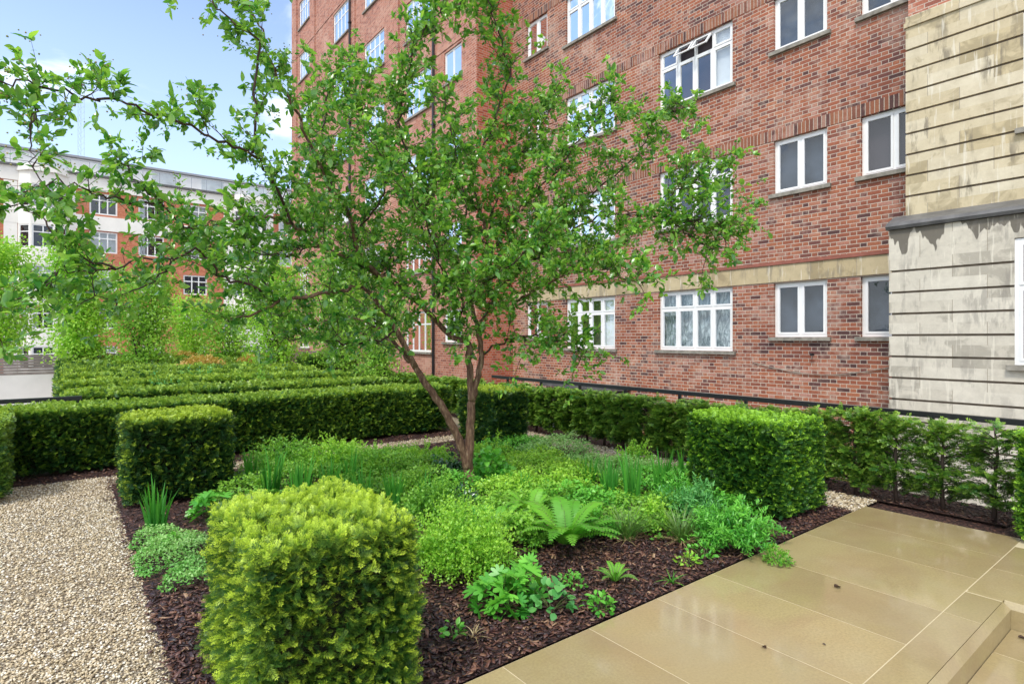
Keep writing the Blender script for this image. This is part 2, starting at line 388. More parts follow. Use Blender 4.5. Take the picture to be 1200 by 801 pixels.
# ------------------------------------------------------------------ world, sun, camera
world = bpy.data.worlds.new('World'); scene.world = world; world.use_nodes = True
nt = world.node_tree; nt.nodes.clear(); n = N(nt)
out = n.node('ShaderNodeOutputWorld'); bg = n.node('ShaderNodeBackground')
SUN_EL, SUN_AZ = R(56), R(248)       # azimuth clockwise from +Y
sky = n.node('ShaderNodeTexSky', sky_type='NISHITA'); sky.sun_disc = False
sky.sun_elevation = SUN_EL; sky.sun_rotation = SUN_AZ; sky.air_density = 1.0; sky.dust_density = 1.0; sky.ozone_density = 2.0
tc = n.node('ShaderNodeTexCoord').outputs['Generated']
sp = n.node('ShaderNodeSeparateXYZ'); n.link(tc, sp.inputs[0])
cv = n.noise(n.scale_vec(tc, (1, 1, 2.2)), 2.3, 7, .58, .4)
clear = n.math('MULTIPLY', n.maprange(sp.outputs[1], .35, .98), n.maprange(sp.outputs[0], .45, .22))     # the open patch of blue over the garden's end
thr = n.math('ADD', n.math('MULTIPLY', clear, .22), .42)
mask = n.maprange(n.math('SUBTRACT', cv, thr), -.04, .12, 0, 1, True)
haze = n.maprange(sp.outputs[2], .0, .55, .6, .12)
skyc = n.mix(haze, n.mix(1.0, sky.outputs[0], (.78, 1.02, 1.3), 'MULTIPLY'), (7.6, 8.8, 10.2))
col = n.mix(n.math('MULTIPLY', mask, .92), skyc, (9.6, 9.8, 10.0))
n.link(col, bg.inputs[0]); bg.inputs[1].default_value = .10; n.link(bg.outputs[0], out.inputs[0])
sl = bpy.data.lights.new('sun', 'SUN'); sl.energy = 1.5; sl.angle = R(12); sl.color = (1, .96, .9)
so = bpy.data.objects.new('sun', sl); COL.objects.link(so)
so.rotation_euler = (PI/2-SUN_EL, 0, -SUN_AZ+PI)
so.rotation_euler = (R(90)-SUN_EL, 0, PI-SUN_AZ)
cam = bpy.data.cameras.new('camera'); co = bpy.data.objects.new('camera', cam); COL.objects.link(co)
cam.sensor_width = 36; cam.lens = 36*FPX/1200; cam.shift_y = -(400.5-HZ)/1200; cam.clip_end = 2000; cam.clip_start = .05
co.location = (0, 0, EYE); co.rotation_euler = (PI/2, 0, -YAW); scene.camera = co
vs = scene.view_settings; vs.view_transform = 'Standard'; vs.look = 'None'; vs.gamma = 1; vs.exposure = .97
scene.render.engine = 'CYCLES'
try: scene.cycles.max_bounces = 8; scene.cycles.diffuse_bounces = 4; scene.cycles.transparent_max_bounces = 16
except Exception: pass

# ------------------------------------------------------------------ ground
WELL = -3.2
def sheet(name, rects, z, mat, kind='structure'):
    mb = MB()
    for x0, x1, y0, y1 in rects: mb.poly([(x0, y0, z), (x1, y0, z), (x1, y1, z), (x0, y1, z)])
    return tag(mb.build(name, mat), kind=kind)
M['asphalt'] = plain('courtyard_paving', (.16, .15, .14), .85, .3, .2, 2)
sheet('ground', [(-700, 700, -700, 900)], WELL, M['asphalt'])
mb = MB(); mb.box(-8, 7.0, -8, -.02, WELL, -.16); mb.box(-8, 7.0, -.02, 9.75, WELL, -.16); mb.box(-.15, 7.0, 9.75, 25.9, WELL, -.16)
tag(mb.build('terrace_base', M['whitewall']), kind='structure')
# planting beds: dark bark mulch sheet, slightly uneven
def terrain(name, x0, x1, y0, y1, z, mat, step=.12, amp=.012):
    nx = max(2, int((x1-x0)/step)); ny = max(2, int((y1-y0)/step)); mb = MB()
    for j in range(ny+1):
        for i in range(nx+1):
            x = x0+(x1-x0)*i/nx; y = y0+(y1-y0)*j/ny
            e = 0 if i in (0, nx) or j in (0, ny) else 1
            mb.v.append((x, y, z+e*amp*float(lump(np.array([[x*9, y*9, 0]]))[0])))
    for j in range(ny):
        for i in range(nx):
            b = j*(nx+1)+i; mb.f.append((b, b+1, b+nx+2, b+nx+1))
    return tag(mb.build(name, mat, smooth=True), kind='structure')
mb = MB(); mb.box(-8, 7.0, 2.25, 9.75, -.16, -.035); mb.box(-.15, 7.0, 9.75, 25.9, -.16, -.035); mb.box(6.06, 7.0, -8, 2.25, -.16, -.035); mb.box(-8, -.3, 1.2, 2.25, -.16, -.035)
tag(mb.build('soil', M['mulch']), kind='structure')
terrain('mulch_bed', .40, 5.80, 2.26, 7.72, -.008, M['mulch'])
terrain('mulch_bed', 6.38, 6.98, 1.25, 16, -.008, M['mulch'], .15)
terrain('mulch_bed', 6.08, 6.98, -1.5, 1.24, -.008, M['mulch'], .15)
terrain('mulch_bed', -1.6, 5.5, 8.17, 9.7, -.008, M['mulch'], .15)
terrain('mulch_bed', -1.6, -.64, 2.3, 8.16, -.008, M['mulch'], .15)
sheet('gravel_path', [(-.64, .40, 2.25, 8.17), (.40, 5.80, 7.72, 8.17), (5.80, 6.38, 2.25, 8.17), (5.5, 6.38, 8.17, 16)], -.012, M['gravel'])
# patio slabs, one mesh with real gaps over a sheet of mortar
cl = []; GAP = .003
def slab(mb, x0, x1, y0, y1, z, T, t=.03):
    mb.box(x0+GAP, x1-GAP, y0+GAP, y1-GAP, z-t, z); T += [random.choice([.2, .35, .5, .6, .75])]*8
mb = MB(); T = []
JX = [-1.9, -1.3, -.7, -.1, .49, 1.09, 1.69, 2.29, 2.885, 3.48, 4.07, 4.80, 5.42, 6.05]
for a, b in zip(JX[:-1], JX[1:]):
    slab(mb, a, b, 1.09, 2.235, 0, T)
for a, b in [(-1.9, -.7), (-.7, .49), (.49, 1.69), (1.69, 2.885), (2.885, 4.07), (4.07, 4.505)]:
    slab(mb, a, b, .905, 1.09, 0, T)
slab(mb, 4.512, 4.556, .905, 1.086, 0, T)
for (a, b, c, d) in [(4.55, 5.12, .45, 1.09), (5.12, 5.78, .45, 1.09), (4.55, 5.12, -.2, .45), (5.12, 5.78, -.2, .45), (4.55, 5.12, -.9, -.2), (5.12, 5.78, -.9, -.2)]:
    slab(mb, a, b, c, d, 0, T)
# lower floor of the sunken step
for i, a in enumerate(np.arange(-1.9, 4.4, .6)):
    for j in range(6): slab(mb, a, min(a+.6, 4.508), .868-.6*(j+1), .868-.6*j, -.15, T)
o = mb.build('patio', M['slab']); tag(o, kind='structure')
a = o.data.attributes.new('tint', 'FLOAT', 'POINT'); a.data.foreach_set('value', T)
mb = MB(); mb.box(-1.9, 6.05, .91, 2.235, -.15, -.0012); mb.box(4.545, 5.78, -.9, .905, -.15, -.0012); mb.box(-1.9, 4.505, -2.8, .86, -.3, -.1512)
tag(mb.build('patio_mortar', M['joint']), kind='structure')
# step edge: chamfered nosing and riser
mb = MB()
mb.prism([(.905, 0), (.905, -.16), (.868, -.16), (.868, -.035)], -1.9, 4.508, lambda a, p, q: (a, p, q))
mb.prism([(4.548, 0), (4.548, -.16), (4.511, -.16), (4.511, -.035)], -.9, .905, lambda a, p, q: (p, a, q))
o = mb.build('step_edge', M['slab']); tag(o, kind='structure')
a = o.data.attributes.new('tint', 'FLOAT', 'POINT'); a.data.foreach_set('value', [.25]*len(o.data.vertices))

# loose pebbles and bark chips
def pebble_t(seed):
    r = random.Random(seed); V = []
    g = (1+5**.5)/2
    ico = [(-1, g, 0), (1, g, 0), (-1, -g, 0), (1, -g, 0), (0, -1, g), (0, 1, g), (0, -1, -g), (0, 1, -g), (g, 0, -1), (g, 0, 1), (-g, 0, -1), (-g, 0, 1)]
    F = [(0, 11, 5), (0, 5, 1), (0, 1, 7), (0, 7, 10), (0, 10, 11), (1, 5, 9), (5, 11, 4), (11, 10, 2), (10, 7, 6), (7, 1, 8), (3, 9, 4), (3, 4, 2), (3, 2, 6), (3, 6, 8), (3, 8, 9), (4, 9, 5), (2, 4, 11), (6, 2, 10), (8, 6, 7), (9, 8, 1)]
    for p in ico: V.append(np.array(p)/1.9*r.uniform(.75, 1.15)*np.array((1, .75, .5)))
    return np.array(V), F, np.zeros(12)
PEB = [pebble_t(i) for i in range(3)]
def pebbles(areas):
    c = Cloud()
    for (x0, x1, y0, y1, nper, s0, s1) in areas:
        cnt = int((x1-x0)*(y1-y0)*nper)
        for t in PEB:
            k = cnt//3; P = np.stack([rng.uniform(x0, x1, k), rng.uniform(y0, y1, k), rng.uniform(-.012, -.002, k)], 1)
            c.add(t, P, frames(rng.normal(size=(k, 3))*(1, 1, .3), np.tile((0, 0, 1.), (k, 1))+rng.normal(size=(k, 3))*.3), rng.uniform(s0, s1, k), rng.random(k))
    return c.build('gravel', M['pebble'])
tag(pebbles([(-.66, .41, 2.3, 4.4, 5200, .006, .011), (-.66, .41, 4.4, 8.2, 3200, .007, .012), (5.78, 6.4, 2.24, 5, 2600, .009, .016), (5.6, 6.4, 5, 9, 1300, .009, .014), (.4, 5.8, 7.7, 8.2, 900, .009, .014)]),
    'loose buff gravel stones covering the paths', 'gravel', kind='stuff')
def chip_t(seed):
    r = random.Random(seed); w = r.uniform(.22, .42); h = .07
    V = np.array([(-.5, -w*.5, 0), (.35, -w*.6, 0), (.5, w*.3, .02), (-.3, w*.5, 0), (-.5, -w*.4, h), (.3, -w*.5, h), (.45, w*.2, h*1.2), (-.3, w*.4, h)])
    return V, [(0, 3, 2, 1), (4, 5, 6, 7), (0, 1, 5, 4), (1, 2, 6, 5), (2, 3, 7, 6), (3, 0, 4, 7)], np.zeros(8)
CH = [chip_t(i) for i in range(4)]
c = Cloud()
for (x0, x1, y0, y1, nper) in [(.40, 5.8, 2.26, 4.2, 2600), (.4, 5.8, 4.2, 7.7, 500), (6.38, 6.95, 1.2, 6, 900), (6.06, 6.9, -.5, 1.2, 700), (-1.5, 5.4, 8.17, 8.6, 900), (-1.3, -.6, 6.5, 8.2, 900)]:
    cnt = int((x1-x0)*(y1-y0)*nper)
    for t in CH:
        k = cnt//4; P = np.stack([rng.uniform(x0, x1, k), rng.uniform(y0, y1, k), rng.uniform(-.002, .012, k)], 1)
        P[:, 2] += .012*lump(P*(9, 9, 0))
        c.add(t, P, frames(rng.normal(size=(k, 3))*(1, 1, .28), np.tile((0, 0, 1.), (k, 1))+rng.normal(size=(k, 3))*.35), rng.uniform(.018, .055, k), rng.random(k)**1.2)
# stray chips on the path edge
k = 500; P = np.stack([.40+rng.normal(size=k)*.03, rng.uniform(2.3, 8, k), rng.uniform(.0, .006, k)], 1)
c.add(CH[0], P, frames(rng.normal(size=(k, 3))*(1, 1, .2), np.tile((0, 0, 1.), (k, 1))), rng.uniform(.015, .035, k), rng.random(k))
tag(c.build('bark_mulch', M['chip']), 'dark brown bark chips spread over the planting beds', 'mulch', kind='stuff')

# ------------------------------------------------------------------ buildings
def wall_holes(mb, f, a0, a1, z0, z1, holes, depth=.14):
    A = sorted({a0, a1, *[h[0] for h in holes], *[h[1] for h in holes]}); Z = sorted({z0, z1, *[h[2] for h in holes], *[h[3] for h in holes]})
    A = [a for a in A if a0 <= a <= a1]; Z = [z for z in Z if z0 <= z <= z1]
    for i in range(len(A)-1):
        for j in range(len(Z)-1):
            ca, cz = (A[i]+A[i+1])/2, (Z[j]+Z[j+1])/2
            if any(h[0] < ca < h[1] and h[2] < cz < h[3] for h in holes): continue
            mb.poly([f(A[i], Z[j], 0), f(A[i+1], Z[j], 0), f(A[i+1], Z[j+1], 0), f(A[i], Z[j+1], 0)])
    for h in holes:
        a, b, c_, d = h[:4]
        for p, q in (((a, c_), (b, c_)), ((b, c_), (b, d)), ((b, d), (a, d)), ((a, d), (a, c_))):
            mb.poly([f(p[0], p[1], 0), f(q[0], q[1], 0), f(q[0], q[1], depth), f(p[0], p[1], depth)])
def window(parent, f, a0, a1, z0, z1, cols=2, transom=None, fill='reveal', sill=True, open_=(), set_=.07, fat=1.0, sillmat='sill', sash=True):
    mb = MB(); w = .055*fat; d0, d1 = set_, set_+.07
    bx = lambda A0, A1, Z0, Z1, D0, D1: mb.box(A0, A1, Z0, Z1, D0, D1, f)
    bx(a0, a0+w, z0, z1, d0, d1); bx(a1-w, a1, z0, z1, d0, d1)
    bx(a0+w, a1-w, z0, z0+w, d0+.001, d1); bx(a0+w, a1-w, z1-w, z1, d0+.001, d1)
    zt = z0+(z1-z0)*transom if transom else None
    cw = (a1-a0-2*w)/cols
    for i in range(1, cols): bx(a0+w+i*cw-w*.42, a0+w+i*cw+w*.42, z0+w, z1-w, d0+.003, d1)
    rows = [(z0+w, z1-w)]
    if zt: rows = [(z0+w, zt-w*.4), (zt+w*.4, z1-w)]
    for i in range(cols):
        A, B = a0+w+i*cw+(w*.42 if i else 0), a0+w+(i+1)*cw-(w*.42 if i < cols-1 else 0)
        if zt: bx(A, B, zt-w*.4, zt+w*.4, d0+.005, d1)
        for ri, (Z0, Z1) in enumerate(rows):
            if not sash: continue
            s_ = .038*fat
            if (i in open_) and ri == len(rows)-1: continue
            bx(A, A+s_, Z0, Z1, d0-.008, d0+.04); bx(B-s_, B, Z0, Z1, d0-.008, d0+.04)
            bx(A+s_, B-s_, Z0, Z0+s_, d0-.007, d0+.04); bx(A+s_, B-s_, Z1-s_, Z1, d0-.007, d0+.04)
    wo = mb.build('window', M['white'], parent)
    g = MB(); 
    for i in range(cols):
        A, B = a0+w+i*cw, a0+w+(i+1)*cw
        for ri, (Z0, Z1) in enumerate(rows):
            if (i in open_) and ri == len(rows)-1: continue
            g.poly([f(A, Z0, d0+.02), f(B, Z0, d0+.02), f(B, Z1, d0+.02), f(A, Z1, d0+.02)])
    g.build('pane', M['glass'], wo)
    for i in open_:      # top-hung lights standing open
        A, B = a0+w+i*cw+w*.42, a0+w+(i+1)*cw-w*.42; Z0, Z1 = rows[-1]; H_ = Z1-Z0; th = R(38)
        g2 = lambda a, t, d, A=A: f(a, Z1-t*math.cos(th)+d*math.sin(th)*.0, d0-.02-t*math.sin(th)+d)
        q = MB(); s_ = .04
        for (x0, x1, t0, t1) in ((A, A+s_, 0, H_), (B-s_, B, 0, H_), (A+s_, B-s_, 0, s_), (A+s_, B-s_, H_-s_, H_)): q.box(x0, x1, t0, t1, -.02, .02, g2)
        so_ = q.build('open_light', M['white'], wo)
        q = MB(); q.poly([g2(A, 0, 0), g2(B, 0, 0), g2(B, H_, 0), g2(A, H_, 0)]); pg = q.build('open_light_pane', M['glass'], wo)
    bk = MB(); bk.box(a0-.002, a1+.002, z0-.002, z1+.002, d1+.10, d1+.12, f)
    if fill == 'half':
        bk.build('dark_room_sheet', M['reveal'], wo); b2 = MB(); b2.box(a0, a0+(a1-a0)*.28, z0, z1, d1+.04, d1+.05, f); b2.build('drape', M['blind'], wo)  # dark sheet beside the drape stands in for the unlit room
    else: bk.build({'reveal': 'room', 'net': 'net_curtain', 'blind': 'blind', 'greyblind': 'blind'}[fill], M[fill], wo)
    if sill:
        sb = MB(); sb.box(a0-.08, a1+.08, z0-.075, z0-.002, -.07, set_-.002, f); sb.build('sill', M[sillmat], wo)
    return wo

blk = empty('apartment_building', (11.3, 8, WELL), label='large red brick apartment block with white windows, stone bay and tall projecting wing', cat='building')
OX, OY, OZ = 11.3, 8, WELL
def fx(X):      # a wall facing -X : (along Y, height, depth into the wall)
    return lambda a, z, d: (X+d-OX, a-OY, z-OZ)
WX = 11.3
F = fx(WX)
cols = [('A2', 3.22, 4.25, 'n'), ('A', 4.83, 5.86, 'n'), ('B', 6.76, 8.70, 'w'), ('C', 10.09, 11.95, 'w'), ('D', 12.74, 13.72, 'n')]
holes = []; wins = []
fills = {('A', 0): 'greyblind', ('A', 1): 'greyblind', ('A', 2): 'greyblind', ('A2', 0): 'greyblind', ('A2', 1): 'half', ('B', 0): 'net', ('B', 1): 'reveal', ('B', 2): 'half', ('C', 0): 'half', ('D', 3): 'greyblind', ('C', 3): 'half', ('C', 2): 'blind', ('C', 1): 'half'}
for nm, y0, y1, t in cols:
    for k in range(-1, 7):
        if k == -1 and t == 'w': continue
        zt = 2.72+2.87*k; zb = zt-(1.08 if t == 'n' else 1.38)
        if k == -1: zb -= .6
        holes.append((y0, y1, zb, zt)); wins.append((nm, k, y0, y1, zb, zt, t))
mb = MB(); wall_holes(mb, F, 2.0, 14.4, WELL, 24, holes)
mb.build('brick_wall', M['brick'], blk)
for nm, k, y0, y1, zb, zt, t in wins:
    fl = fills.get((nm, k), random.choice(['reveal', 'greyblind', 'half']))
    window(blk, F, y0, y1, zb, zt, 4 if t == 'w' else 2, .70 if t == 'w' else None, fl, open_=(1, 2) if (nm, k) == ('B', 2) else ())
# stone band above the ground storey, moulding on top of it, soldier courses
mb = MB(); mb.box(3.4, 14.37, 2.74, 3.08, -.02, .0, F); mb.build('stone_band', M['band'], blk)
mb = MB(); mb.box(3.4, 14.37, 3.083, 3.125, -.045, -.0, F); mb.box(3.4, 14.37, 3.128, 3.15, -.025, 0, F); mb.build('moulding', plain('red_moulding', (.27, .10, .07), .8, .3, .2, 8), blk)
for k in range(1, 7):
    mb = MB(); z = 2.72+2.87*k+.004; mb.box(3.4, 14.37, z, z+.225, -.006, .0, F); mb.build('soldier_course', M['soldier'], blk)
# return face and far wing
WG = 9.9; RY = 14.4
g = lambda a, z, d: (a-OX, RY+d-OY, z-OZ)
mb = MB(); wall_holes(mb, g, WG, WX, WELL, 24, []); mb.build('brick_return', M['brick_side'], blk)
FW = fx(WG); wc = [(15.25, 16.28, 'n'), (17.15, 19.0, 'w'), (20.8, 22.7, 'w'), (24.4, 26.2, 'w'), (29.5, 31.1, 'w')]
holes = []; wins = []
for i, (y0, y1, t) in enumerate(wc):
    for k in range(0, 8):
        zb = 1.15+2.82*k+(.35 if t == 'n' else 0); zt = zb+(1.05 if t == 'n' else 1.42)
        holes.append((y0, y1, zb, zt)); wins.append((y0, y1, zb, zt, t))
mb = MB(); wall_holes(mb, FW, RY, 32.2, WELL, 25.5, holes, .12)
mb.poly([FW(32.2, WELL, 0), FW(32.2, WELL, 9), FW(32.2, 25.5, 9), FW(32.2, 25.5, 0)])
mb.build('wing_wall', M['brick_wing'], blk)
for y0, y1, zb, zt, t in wins:
    window(blk, FW, y0, y1, zb, zt, 2 if t == 'n' else 4, None if t == 'n' else .68, random.choice(['blind', 'blind', 'half', 'greyblind']), fat=1.15, set_=.04, sash=False)
# brick piers and string courses on the wing
mb = MB()
for y in (23.6, 19.5, 28.6, 31.75): mb.box(y, y+.12, 3, 25.4, -.05, 0, FW)
mb.box(31.4, 32.2, -1, 25.4, -.06, 0, FW)
for z in (5.5, 11.1, 16.8): mb.box(RY+.01, 31.3, z, z+.05, -.02, 0, FW)
mb.build('brick_pier', M['brick_wing'], blk)
def pipe(y, z0, z1, X, nm='downpipe'):
    mb = MB(); mb.tube([(X-.07-OX, y-OY, z0-OZ), (X-.07-OX, y-OY, z1-OZ)], .045, 8)
    z = z0+.8
    while z < z1: mb.box(y-.07, y+.07, z, z+.06, -.12, .0, fx(X)); z += 2.2
    mb.build(nm, M['black'], blk)
pipe(24.1, -3, 25, WG); pipe(16.9, -3, 25, WG)
# small extractor in a pane of the narrow top window
mb = MB(); mb.box(12.98, 13.12, 10.55, 10.7, .05, .085, F); mb.build('extractor_vent', M['white'], blk)

# stone bay
SX = 10.4; UX = 10.75; SY = 3.5; UY = 3.38; WB0, WB1 = .55, 1.965
FS = fx(SX); FU = fx(UX)
mb = MB(); mb.box(-3.0, SY-.03, WELL, 3.33, .03, .9, FS)      # grooves' backing
mb.build('stone_backing', plain('groove_stone', (.16, .13, .10), .9, .2, .3, 8), blk)
low = MB(); z = .667-.337*11
while z < 3.03:
    z1 = min(z+.337-.034, 3.33)
    if z+.337 > 3.02: z1 = 3.33
    hw = (z < 2.99 and z1 > 1.24)
    segs = [(-3.0, WB0), (WB1, SY)] if hw else [(-3.0, SY)]
    for a, b in segs: low.box(a, b, z, z1, 0, .10, FS)
    if hw and z < 1.24: low.box(WB0, WB1, z, min(z1, 1.16), 0, .1, FS)
    z += .337
low.box(-3.0, SY, 3.0, 3.33, -.001, .1, FS)
low.build('rusticated_stone', M['stone_low'], blk)
window(blk, FS, WB0, WB1, 1.24, 2.99, 2, .62, 'blind', set_=.02, sash=True)
up = MB(); mb = MB(); mb.box(-3.0, UY-.03, 3.45, 6.62, .03, .9, FU); mb.build('stone_backing', bpy.data.materials['groove_stone'], blk)
z = 3.92-.337
while z < 6.5:
    z1 = z+.337-.034
    if z+.337 > 6.5: z1 = 6.62
    hw = z < 6.26 and z1 > 4.6
    for a, b in ([(-3.0, WB0), (WB1-.03, UY)] if hw else [(-3.0, UY)]): up.box(a, b, z, z1, 0, .10, FU)
    z += .337
up.build('rusticated_stone', M['stone_up'], blk)
window(blk, FU, WB0, WB1-.03, 4.6, 6.24, 2, .62, 'blind', set_=.02)
mb = MB(); mb.prism([(-.05, 3.335), (-.07, 3.38), (-.02, 3.44), (.30, 3.585), (.36, 3.585), (.36, 3.335)], -3.0, SY+.03, lambda a, p, q: FS(a, q, p)); mb.build('cornice', M['lead'], blk)
mb = MB(); mb.box(-3, UY+.02, 6.625, 6.70, -.03, .2, FU); mb.box(-3, UY, 6.703, 6.80, -.01, .2, FU); mb.build('coping', M['stone_up'], blk)
mb = MB(); mb.box(-3.0, UY-.03, 6.805, 24, .02, .9, FU); mb.build('upper_brick', M['brick_wing'], blk)
mb = MB(); mb.poly([F(-3, WELL, .4), F(2.0, WELL, .4), F(2.0, 24, .4), F(-3, 24, .4)]); mb.build('inner_wall', M['brick'], blk)

# cable hanging on the brick wall, with its hook
pts = []
for i in range(25):
    t = i/24; y = 6.3-t*2.75; z = 1.12-.22*math.sin(PI*t)+.05*t
    pts.append((WX-.025, y, z))
mb = MB(); mb.tube(pts, .009, 6); tag(mb.build('cable', M['sill'], smooth=True), 'thin grey cable sagging across the brick wall under the small windows', 'cable')
mb = MB(); mb.box(WX-.10, WX, 5.07, 5.10, 1.30, 1.33); mb.box(WX-.10, WX-.07, 5.03, 5.10, 1.28, 1.30); tag(mb.build('wall_hook', M['black']), 'small rusty hook stuck in the brick wall above the sagging cable', 'hook')
# low louvred housing in the light well against the wall
h = empty('vent_housing', (11.0, 10.4, WELL), label='low grey capped vent housing with slatted front against the brick wall', cat='vent')
mb = MB(); mb.box(-.35, .29, -.75, 1.6, 0, 3.45); mb.build('housing', M['roofgrey'], h)
mb = MB(); mb.box(-.45, .29, -.85, 1.7, 3.5, 3.60); mb.build('cap', M['lead'], h)
mb = MB()
for i in range(26): y = -.8+i*.095; mb.box(-.40, -.36, y, y+.03, 3.1, 3.48)
mb.build('slats', M['woodfence'], h)

# far apartment building
FY = 57.0
fb = empty('mansion_block', (0, FY, WELL), label='distant orange brick and cream mansion block with canted bays and glazed top storey', cat='building')
fy = lambda a, z, d: (a, d, z-WELL)
brk = MB(); ren = MB(); holes = []; wl = []
bays = [(-2.75, .25), (12.2, 15.2), (27, 30)]
cols_ = [-9.5, -6.3, 1.6, 4.9, 8.2, 16.2, 18.9, 21.6, 24.3, 32]
rowsz = [13.35-3.08*k for k in range(6)]
for a in cols_:
    for k, zt in enumerate(rowsz):
        if zt-1.75 < WELL: continue
        holes.append((a, a+1.85, zt-1.7, zt)); wl.append((a, a+1.85, zt-1.7, zt, 3))
wall_holes(brk, fy, -14, 40, WELL, 14.6, holes, .2)
brk.build('brick_front', M['far_brick'], fb)
ren.box(-14, 40, 13.55, 14.62, -.06, 0, fy); ren.box(-14, 40, 10.35, 11.5, -.05, 0, fy)
ren.box(-14, 40, -3.1, -2.2, -.05, 0, fy)
ren.build('render_band', M['render'], fb)
for b0, b1 in bays:
    b = MB(); dpt = .8; c = .75
    hz = []
    pr = [(b0, 0), (b0+c, -dpt), (b1-c, -dpt), (b1, 0)]
    for s in range(3):
        (x0, y0), (x1, y1) = pr[s], pr[s+1]; L = math.hypot(x1-x0, y1-y0)
        fn = lambda a, z, d, x0=x0, y0=y0, x1=x1, y1=y1, L=L: (x0+(x1-x0)*a/L-(y1-y0)/L*d*1.0, y0+(y1-y0)*a/L+(x1-x0)/L*d, z-WELL)
        hh = []
        for zt in rowsz[:5]:
            hh.append((.1, L-.1, zt-1.75, zt-.0))
        wall_holes(b, fn, 0, L, WELL, 14.3, hh, .1)
        for (A, B, Z0, Z1) in hh: window(fb, fn, A, B, Z0, Z1, 2 if s == 1 else 1, .68, random.choice(['half', 'blind', 'greyblind', 'reveal']), sill=False, fat=1.6, set_=.03, sash=False)
    b.build('canted_bay', M['render'], fb)
    q = MB(); q.prism([(b0-.15, 0), (b0+c-.1, -dpt-.2), (b1-c+.1, -dpt-.2), (b1+.15, 0)], 14.3, 14.75, lambda a, p, q_: (p, q_, a-WELL)); q.build('bay_cornice', M['render'], fb)
    side = MB(); side.box(b0-.8, b0-.02, WELL, 13.5, -.04, 0, fy); side.box(b1+.02, b1+.5, WELL, 13.5, -.04, 0, fy); side.build('render_strip', M['render'], fb)
for (A, B, Z0, Z1, c_) in wl: window(fb, fy, A, B, Z0, Z1, c_, .68, random.choice(['half', 'blind', 'blind', 'greyblind']), sill=False, fat=2.0, set_=.05, sash=False)
q = MB(); q.box(-14.2, 40.2, 14.63, 14.78, -.25, .3, fy); q.build('parapet_edge', M['lead'], fb)
q = MB(); q.box(-14, 40, 14.78, 16.2, 1.2, 9, fy); q.build('penthouse', M['white'], fb)
q = MB(); q.box(-14.5, 40.5, 16.22, 16.4, 1.0, 9.5, fy); q.build('flat_roof', M['roofgrey'], fb)
for i in range(14):
    q = MB(); q.box(-13+i*3.8, -11.2+i*3.8, 14.85, 16.05, 1.12, 1.19, fy); wq = q.build('penthouse_window', M['glass'], fb)
    q = MB(); q.box(-13.1+i*3.8, -11.1+i*3.8, 14.8, 16.1, 1.175, 1.199, fy); q.build('blind', M['blind'], wq)
q = MB()
for i in range(46): q.box(-14+i*1.2, -13.96+i*1.2, 14.78, 15.75, .0, .03, fy)
q.box(-14, 40, 15.75, 15.79, -.005, .035, fy); q.build('balustrade', M['steel'], fb)
q = MB(); q.box(-14, 40, WELL, 14.6, .4, 10, fy); q.build('body', M['reveal'], fb)

# lattice mast on the skyline
mt = empty('radio_mast', (0, 0, 0), label='thin lattice radio mast rising above the distant roof', cat='mast')
D = 190.; p0 = at(95, 184, D); p1 = at(96, 100, D)
mt.location = (p0[0], p0[1], WELL)
H_ = p1[2]-WELL; mb = MB(); w0 = .9
for sx, sy in ((-1, -1), (1, -1), (0, 1)): mb.tube([(sx*w0, sy*w0, 0), (sx*w0*.9, sy*w0*.9, H_)], .05, 4)
z = 0; i = 0; cn = [(-w0, -w0), (w0, -w0), (0, w0)]
while z < H_-2:
    for j in range(3):
        a_, b_ = cn[j], cn[(j+1) % 3]; mb.tube([(a_[0], a_[1], z), (b_[0], b_[1], z+2)], .028, 3)
    z += 2
mb.build('lattice', M['steel'], mt)
mb = MB(); mb.tube([(0, 0, H_-1), (0, 0, H_+4)], .12, 5); mb.box(-1, 1, -.3, .3, H_, H_+.6); mb.box(-.6, .6, -.3, .3, H_+2, H_+2.5); mb.build('antenna', M['lead'], mt)

# boundary: white wall with slatted fence on top
bw = empty('boundary_wall', (3, 26, WELL), label='plain white rendered wall at the far end under the slatted fence', cat='wall')
mb = MB(); mb.box(-13, 6.9, 0, .25, 0, 3.55); mb.build('wall', M['whitewall'], bw)
ft = empty('slatted_fence', (3, 26, .35), label='taupe fence of horizontal slats on top of the white wall', cat='fence')
mb = MB()
for i in range(7): mb.box(-13, 6.9, .04, .07, .01+i*.1, .01+i*.1+.088)
mb.build('slat_panel', M['woodfence'], ft)
for i in range(11):
    mb = MB(); x = -13+i*1.96; mb.box(x, x+.07, .075, .14, 0, .74); mb.build('post', M['woodfence'], ft)

# rails
def rail(loc, pts, posts, label, h):
    r_ = empty('handrail', loc, label=label, cat='railing')
    mb = MB()
    for a, b in zip(pts[:-1], pts[1:]):
        x0, x1 = sorted((a[0], b[0])); y0, y1 = sorted((a[1], b[1])); mb.box(x0-.03, x1+.03, y0-.03, y1+.03, h-.055, h)
    mb.build('top_rail', M['black'], r_)
    for x, y in posts:
        mb = MB(); mb.box(x-.018, x+.018, y-.018, y+.018, -.035, h-.057); mb.box(x-.05, x+.05, y-.05, y+.05, -.034, -.02); mb.build('post', M['black'], r_)
    return r_
rail((6.88, 0, 0), [(0, -3), (0, 9.4)], [(0, -1.07+i*1.0) for i in range(11)], 'long black metal handrail behind the row of young yews by the brick wall', .865)
rail((0, 9.6, 0), [(-4, 0), (.16, 0)], [(-3.9, 0), (-2.5, 0), (-1.1, 0), (.16, 0)], 'short black metal handrail beyond the left end of the hedges', .84)

